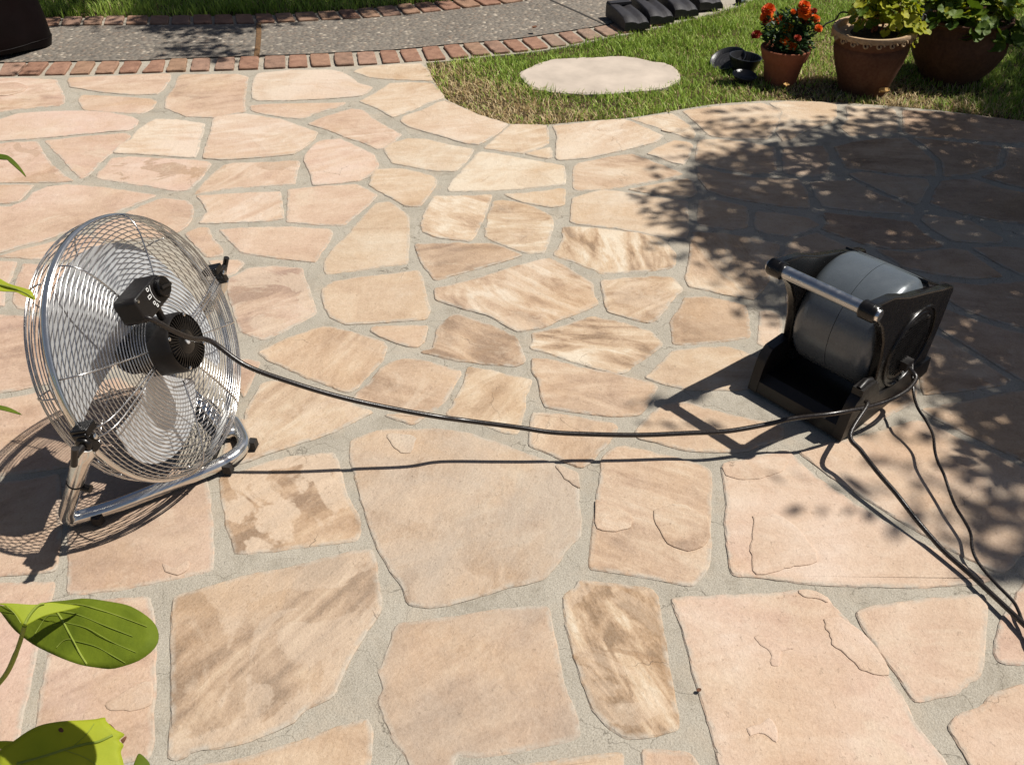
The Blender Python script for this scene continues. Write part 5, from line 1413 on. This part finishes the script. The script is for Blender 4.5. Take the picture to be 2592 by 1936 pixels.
# ================================================================== broad-leaved plant at the left edge
pb = Vector((-.86, .62, 0.0))
bush = thing("leafy_plant", pb, "broad leaved green plant reaching in from the left edge", "plant")
def px_leaf(name, outline, rr, tilt, mat, curl=.02, parent=bush, vein=None, cup=0.0):
    """leaf blade: outline sighted on a tilted plane at the plant's real distance, domed and given thickness"""
    uc = sum(a for a, b in outline) / len(outline); vc = sum(b for a, b in outline) / len(outline)
    o = at_range(uc, vc, rr); nn = Vector(tilt).normalized()
    def hit(u, v):
        d = ray(u, v); return EYE + d * ((o - EYE).dot(nn) / d.dot(nn))
    P = spline([hit(u, v) for u, v in outline + outline[:1]], 3)[:-1]
    R_ = max((p - o).length for p in P)
    bm = bmesh.new()
    rings = 7; vs = []
    for k in range(rings + 1):
        t = k / rings
        vs.append([bm.verts.new(o.lerp(p, t)) for p in P] if k else [bm.verts.new(o)])
    n_ = len(P)
    for j in range(n_):
        j2 = (j + 1) % n_
        bm.faces.new((vs[0][0], vs[1][j], vs[1][j2]))
        for k in range(1, rings): bm.faces.new((vs[k][j], vs[k + 1][j], vs[k + 1][j2], vs[k][j2]))
    for q in bm.verts:
        r = (q.co - o).length / R_
        q.co += nn * (curl * (1 - r * r) + .004 * noise.noise(q.co * 38) + cup * r ** 3)
    bmesh.ops.recalc_face_normals(bm, faces=bm.faces)
    base_ = BASE[parent.name]
    for q in bm.verts: q.co -= base_
    me = bpy.data.meshes.new(name); bm.to_mesh(me); bm.free()
    me.polygons.foreach_set("use_smooth", [True] * len(me.polygons))
    ob = link_mesh(name, me, mat, parent, base_)
    so = ob.modifiers.new("thickness", 'SOLIDIFY'); so.thickness = .0006
    if vein:
        for path_, w in vein:
            g = Geo()
            pts = []
            for u, v in path_:
                p = hit(u, v); r = (p - o).length / R_
                sgn = 1 if (EYE - o).dot(nn) > 0 else -1
                pts.append(p + nn * (curl * (1 - r * r) + .004 * noise.noise(p * 38) + sgn * .0006))
            g.tube(spline(pts, 4), w, 6).build("vein", M["leafvein"], ob, 60)
    return ob, o
S4 = 450 / 1630
def q4(t): return [(S4 * float(a), 1480 + S4 * float(b)) for a, b in (w.split(',') for w in t.split())]
L1 = q4("-60,205 0,190 250,300 480,215 700,200 950,183 1170,205 1300,250 1420,340 1465,450 1440,580 1300,710 1100,790 950,790 800,765 600,690 400,590 250,480 180,415 100,330 20,250 -60,240")
px_leaf("leaf", L1, .80, (-.30, -.28, 1), M["leafunder"], .014, vein=[(q4("590,250 680,360 760,530 830,680 885,765"), .0007), (q4("640,300 820,330 1050,420 1270,500"), .0003), (q4("690,400 900,450 1100,560 1290,640"), .0003), (q4("780,560 950,600 1100,680 1200,740"), .0003), (q4("600,260 820,240 1080,300 1380,400"), .0003), (q4("650,340 560,350 470,440 400,540"), .0003), (q4("760,545 690,560 620,620"), .0003)])
L1b = q4("-40,178 100,188 300,205 400,190 480,180 600,192 740,205 620,245 500,275 380,315 270,372 210,390 150,310 60,215")
px_leaf("leaf", L1b, .775, (.5, -.25, 1), M["leaflight"], .006, vein=[(q4("225,380 270,300 340,220 400,195"), .0011), (q4("190,370 130,280 60,215"), .0003)])
pet = [at_range(S4 * 225, 1480 + S4 * 375, .772), at_range(S4 * 200, 1480 + S4 * 470, .785), at_range(S4 * 140, 1480 + S4 * 640, .81), at_range(S4 * 40, 1480 + S4 * 840, .85), at_range(-45, 1480 + S4 * 1060, .90)]
Geo().tube(spline(pet, 5), [.0017] * 10 + [.0020] * 10 + [.0022], 8).build("stalk", M["leafvein"], bush, 60)
L2 = q4("-60,1640 0,1520 150,1440 290,1360 430,1300 600,1270 780,1265 900,1255 985,1238 1005,1275 1080,1345 1160,1385 1112,1440 1150,1480 1125,1545 1145,1640 1140,1760 900,1820 500,1840 100,1860 -60,1850")
l2, l2o = px_leaf("leaf", L2, .91, (.12, -.30, 1), M["leaflight"], .012, vein=[(q4("180,1652 430,1600 620,1540 800,1490 940,1460 1060,1400"), .0011), (q4("700,1515 830,1400 900,1300"), .0003), (q4("620,1540 800,1600 960,1700"), .0003)])
for w in ("1105,1420 1150,1385 1160,1400 1125,1450", "1000,1270 1030,1290 1060,1325 1030,1310", "1040,1600 1070,1570 1095,1565 1070,1610", "800,1262 870,1254 880,1262 810,1270", "535,1320 560,1305 585,1330 575,1350 545,1345"):
    px_leaf("scorch_mark", q4(w), .903, (.12, -.30, 1), M["scorched"], .0005, parent=bush)
L0 = [(-20, 1905), (0, 1897), (42, 1875), (20, 1880), (0, 1880), (-20, 1884)]
px_leaf("leaf", [(-30, 1880), (0, 1878), (43, 1877), (30, 1890), (10, 1897), (-30, 1903)], .96, (.2, -.2, 1), M["leaflight"], .003)
px_leaf("leaf", q4("1235,1660 1255,1600 1282,1548 1345,1595 1385,1660 1380,1800 1240,1800"), .92, (.1, -.3, 1), M["leafunder"], .004)
px_leaf("leaf", [(-60, 690), (0, 711), (27, 724), (79, 743), (88, 752), (93, 766), (65, 757), (41, 746), (0, 742), (-60, 735)], .95, (.1, -.35, 1), M["leaflight"], .006, vein=[([(-50, 712), (0, 727), (50, 742), (90, 762)], .0009)])
px_leaf("leaf", [(-40, 378), (0, 392), (22, 402), (44, 420), (58, 434), (66, 446), (54, 438), (33, 419), (11, 407), (0, 405), (-40, 398)], 1.10, (.3, -.2, 1), M["leafunder"], .003)
px_leaf("leaf", [(-40, 1018), (0, 1029), (30, 1038), (56, 1051), (22, 1047), (0, 1042), (-40, 1036)], .92, (.2, -.2, 1), M["leafunder"], .002)
# stems and more leaves out of frame on the same plant
ends = [at_range(-60, 1860, .92), at_range(-60, 712, .95), at_range(-40, 388, 1.10), at_range(-40, 1027, .92), pet[-1], at_range(-60, 1900, .97)]
for k, e in enumerate(ends):
    s0 = pb + Vector((rng.uniform(-.05, .05), rng.uniform(-.05, .05), -.01))
    md = s0.lerp(e, .5) + Vector((-.05, 0, .06))
    Geo().tube(spline([s0, md, e], 7), [.007] * 8 + [.0035] * 7, 8).build("stem", M["stem"], bush, 60)
gm = []
for sd_ in range(2):
    v = []; f = []
    for i in range(9):
        t = i / 8; w = .30 * math.sin(math.pi * min(1, t * .96 + .03)) ** .8
        for j in range(5):
            s_ = -1 + j / 2
            v.append((t, w * s_, .10 * math.sin(t * 2.6) - .12 * t * t + .06 * abs(s_) * w * 3))
    for i in range(8):
        for j in range(4): f.append((i * 5 + j, i * 5 + j + 1, (i + 1) * 5 + j + 1, (i + 1) * 5 + j))
    me = bpy.data.meshes.new("leaf"); me.from_pydata(v, [], f); me.materials.append(M["leafunder"] if sd_ else M["leaflight"]); me.polygons.foreach_set("use_smooth", [True] * len(f)); me.update(); gm.append(me)
for k in range(26):
    t = rng.uniform(0, 6.28); z_ = rng.uniform(.15, .62); r_ = rng.uniform(.02, .12)
    p = pb + Vector((-.10 + math.cos(t) * r_, math.sin(t) * r_ * 1.6 - .05, z_))
    o = bpy.data.objects.new("leaf", rng.choice(gm)); o.parent = bush; col.objects.link(o)
    t2 = rng.uniform(math.pi * .55, math.pi * 1.55)
    o.matrix_local = Matrix.Translation(p - pb) @ Matrix.Rotation(t2, 4, 'Z') @ Matrix.Rotation(rng.uniform(-.5, .2), 4, 'Y') @ Matrix.Scale(rng.uniform(.10, .14), 4)

# ================================================================== trees that throw the dappled shade (crowns stand above and right of the view)
SV = Vector((SD.x / SD.z, SD.y / SD.z, 1.0))
def tree(name, label, trunk, zones, seed, leaf=(.045, .075), zf=1.75):
    """zones: (survey outline of the shade, leaves per square metre of shade, lowest, highest leaf height, sprig size)"""
    r_ = random.Random(seed); t = thing(name, trunk, label, "tree")
    v = []; f = []; sprigs = []
    for (poly, dens, h0, h1, clump) in zones:
        P = [G(a, b) for a, b in poly]
        xs = [p.x for p in P]; ys = [p.y for p in P]
        ar = abs(sum(P[i - 1].x * P[i].y - P[i].x * P[i - 1].y for i in range(len(P)))) / 2
        n = int(ar * dens / clump); k = 0; tries = 0
        while k < n and tries < n * 40:
            tries += 1
            x, y = r_.uniform(min(xs), max(xs)), r_.uniform(min(ys), max(ys))
            if not in_poly(x, y, P): continue
            k += 1
            h = r_.uniform(h0, h1); c = Vector((x, y, 0)) + SV * h
            d = Vector((r_.gauss(0, 1), r_.gauss(0, 1), r_.gauss(0, .45))).normalized()
            sprigs.append(c)
            for q in range(clump):
                s_ = (q - clump / 2) * .022
                side = d.cross(Z).normalized() * (.02 if q % 2 else -.02)
                p = c + d * s_ + side + Vector((r_.gauss(0, .006), r_.gauss(0, .006), r_.gauss(0, .012)))
                ld = (side.normalized() + d * .8 + Vector((0, 0, r_.gauss(-.1, .35)))).normalized()
                nn = (Vector((r_.gauss(0, .5), r_.gauss(0, .5), 1))).normalized(); wd = ld.cross(nn).normalized()
                L = r_.uniform(*leaf); w = L * .24; m_ = len(v)
                v += [p, p + ld * L * .3 + wd * w * .85, p + ld * L * .6 + wd * w * .8 - nn * L * .03, p + ld * L - nn * L * .1, p + ld * L * .6 - wd * w * .8 - nn * L * .03, p + ld * L * .3 - wd * w * .85]
                f += [(m_, m_ + 1, m_ + 2, m_ + 3), (m_, m_ + 3, m_ + 4, m_ + 5)]
    cr = Geo(); cr.v = v; cr.f = f
    me_o = cr.build("crown", M["treeleaf"], t, fix=False); me_o["kind"] = "stuff"
    cen = sum(sprigs, Vector()) / len(sprigs)
    fork = Vector((trunk.x * .75 + cen.x * .25, trunk.y * .75 + cen.y * .25, zf))
    Geo().tube(spline([trunk - Z * .05, trunk.lerp(fork, .5) + Vector((.04, 0, .1)), fork], 6), [.085] * 2 + [.07] * 5 + [.055] * 6, 12).build("trunk", M["bark"], t, 60)
    tips = r_.sample(sprigs, min(46, len(sprigs))); hubs = r_.sample(sprigs, min(7, len(sprigs)))
    for hgt in hubs:
        Geo().tube(spline([fork, fork.lerp(hgt, .5) + Vector((0, 0, .18)), hgt], 6), [.045] * 3 + [.028] * 5 + [.012] * 5, 8).build("limb", M["bark"], t, 60)
    tw = Geo()
    for q in tips:
        hb2 = min(hubs, key=lambda b: (b - q).length)
        tw.tube(spline([fork.lerp(hb2, .7) + Vector((0, 0, .1)), hb2.lerp(q, .5) + Vector((0, 0, .05)), q], 4), [.010] * 4 + [.006] * 4 + [.003], 6)
    tw.build("twigs", M["bark"], t, 60)
    return t
DENSE = [(1738, 570), (1728, 512), (1785, 440), (1890, 415), (1960, 385), (2020, 345), (2120, 335), (2230, 297), (2350, 290), (2480, 285), (2592, 215), (2760, 120), (3050, 160), (3050, 1500), (2720, 1440), (2592, 1410), (2510, 1395), (2480, 1330), (2490, 1230), (2450, 1140), (2390, 1060), (2350, 980), (2290, 900), (2150, 800), (2000, 755), (1890, 702), (1780, 635)]
FR1 = [(1850, 300), (1890, 283), (1950, 285), (2010, 315), (2090, 312), (2190, 290), (2230, 297), (2120, 335), (2020, 345), (1960, 385), (1920, 420), (1830, 440), (1760, 505), (1720, 470), (1755, 380), (1810, 360)]
DENSE2 = [(1880, 560), (1930, 480), (2050, 420), (2130, 380), (2260, 340), (2400, 330), (2560, 330), (2592, 260), (2760, 180), (3050, 200), (3050, 1400), (2720, 1340), (2592, 1290), (2560, 1160), (2500, 1060), (2430, 960), (2350, 860), (2200, 760), (2060, 690), (1940, 640)]  # unseen low leaf layer, added to block more sky and deepen the shade
FR2 = [(2390, 1060), (2450, 1140), (2490, 1230), (2480, 1330), (2510, 1395), (2430, 1380), (2330, 1290), (2230, 1250), (2190, 1180), (2230, 1110), (2320, 1060)]
FR3 = [(1700, 490), (1740, 500), (1760, 560), (1800, 630), (1905, 690), (1990, 740), (1960, 760), (1890, 715), (1780, 660), (1720, 590), (1700, 540)]
tree("shade_tree", "leafy tree beyond the right edge shading the blower and paving", Vector((3.75, 2.55, 0)), [
    (DENSE, 3900, 2.3, 3.4, 14), (DENSE2, 2300, 1.05, 1.9, 14), (FR1, 1300, 2.6, 3.4, 14), ([(2110, 960), (2200, 880), (2300, 900), (2350, 980), (2390, 1060), (2300, 1060), (2180, 1020)], 1500, 2.2, 2.7, 12), ([(2330, 215), (2420, 130), (2592, 60), (2900, 40), (2900, 200), (2592, 250), (2400, 260)], 1700, 2.2, 3.0, 12), (FR2, 1000, 2.6, 3.3, 14), (FR3, 500, 2.5, 3.0, 12),
    ([(2060, 1240), (2120, 1245), (2120, 1285), (2060, 1280)], 4200, 2.4, 2.6, 8), ([(1635, 500), (1700, 500), (1700, 520), (1635, 520)], 4200, 2.4, 2.6, 8),
    ([(1620, 1035), (1690, 1035), (1770, 1085), (1700, 1090), (1630, 1070)], 1700, 2.5, 2.8, 8), ([(1800, 1000), (1880, 1010), (1900, 1060), (1830, 1050)], 1500, 2.5, 2.8, 8), ([(1900, 700), (1960, 710), (1975, 770), (1930, 790), (1900, 740)], 2600, 2.5, 2.8, 8)], 5, zf=1.0)
TOPD = [(100, -260), (1200, -260), (1140, 0), (1040, 22), (900, 38), (740, 52), (690, 62), (600, 68), (480, 70), (360, 66), (335, 40), (345, 0), (300, -10), (210, -8), (185, 40), (150, 60), (100, 66)]
tree("shade_tree", "leafy tree beyond the far lawn shading its grass", Vector((1.9, 6.9, 0)), [
    (TOPD, 4200, 2.3, 3.1, 12), ([(350, 45), (640, 50), (640, 70), (520, 95), (420, 80)], 2400, 2.3, 2.6, 12), ([(430, 110), (560, 115), (640, 150), (540, 160), (450, 140)], 1900, 2.3, 2.6, 10),
    ([(150, 50), (260, 50), (300, 72), (160, 72)], 1300, 2.3, 2.6, 10), ([(0, 160), (60, 160), (140, 200), (60, 215), (0, 210)], 300, 2.3, 2.5, 8)], 6)

# ================================================================== grass and litter
drc = [(G(1180, 230), .16, 1.0), (G(1260, 285), .24, .95), (G(1420, 300), .2, .75), (G(1130, 185), .16, .7), (G(1600, 285), .2, .4), (G(2060, 235), .28, .75), (G(2150, 160), .2, .6), (G(2260, 240), .22, .9), (G(2420, 260), .3, .6), (G(1900, 240), .2, .45), (G(2120, 120), .2, .5)]
def dryA(xy):
    d = np.full(len(xy), .11) + .16 * gnoise(xy, 7, 77)
    for c, r, a in drc: d = np.maximum(d, a * np.exp(-((xy[:, 0] - c.x) ** 2 + (xy[:, 1] - c.y) ** 2 * .5) / r ** 2))
    return d
grow("lawn_grass", lawnA, (-.5, 3.6, 2.85, 5.6), 15000, "sunlit lawn grass with straw patches around the pots and stepping stone", .018, .042, 41, dryA)
grow("far_lawn_grass", lawnB, (-2.8, .7, 4.1, 5.9), 7000, "shaded lawn grass along the far side of the path", .03, .075, 42, lambda xy: np.full(len(xy), .06))
# fringe of taller grass at the edges of the near lawn and round the stepping stone
def leaf_litter(u, v, s, mat, label, rot):
    p = G(u, v, .028 if v < 262 else .0065); g = Geo(); rows = []
    for i in range(5):
        t = i / 4; w = .4 * math.sin(math.pi * (t * .9 + .05))
        rows.append([p + Matrix.Rotation(rot, 3, 'Z') @ Vector((s * (t - .5), s * w * q, s * (.18 * q * q + .12 * (t - .5) ** 2))) for q in (-1, -.5, 0, .5, 1)])
    g.sheet(rows, .0008); o = g.build("fallen_leaf", M[mat], None, 60); tag(o, label, "leaf"); return o
leaf_litter(2237, 233, .05, "deadleaf", "curled tan dry leaf in the grass before the middle pot", .5)
leaf_litter(1990, 217, .03, "deadleaf", "small curled dry leaf at the foot of the marigold pot", 1.3)
leaf_litter(1769, 1746, .008, "scorched", "tiny brown leaf scrap on the pink flagstone at the bottom", .4)
leaf_litter(1353, 71, .03, "scorched", "small brown leaf lying on the gravel path", .9)
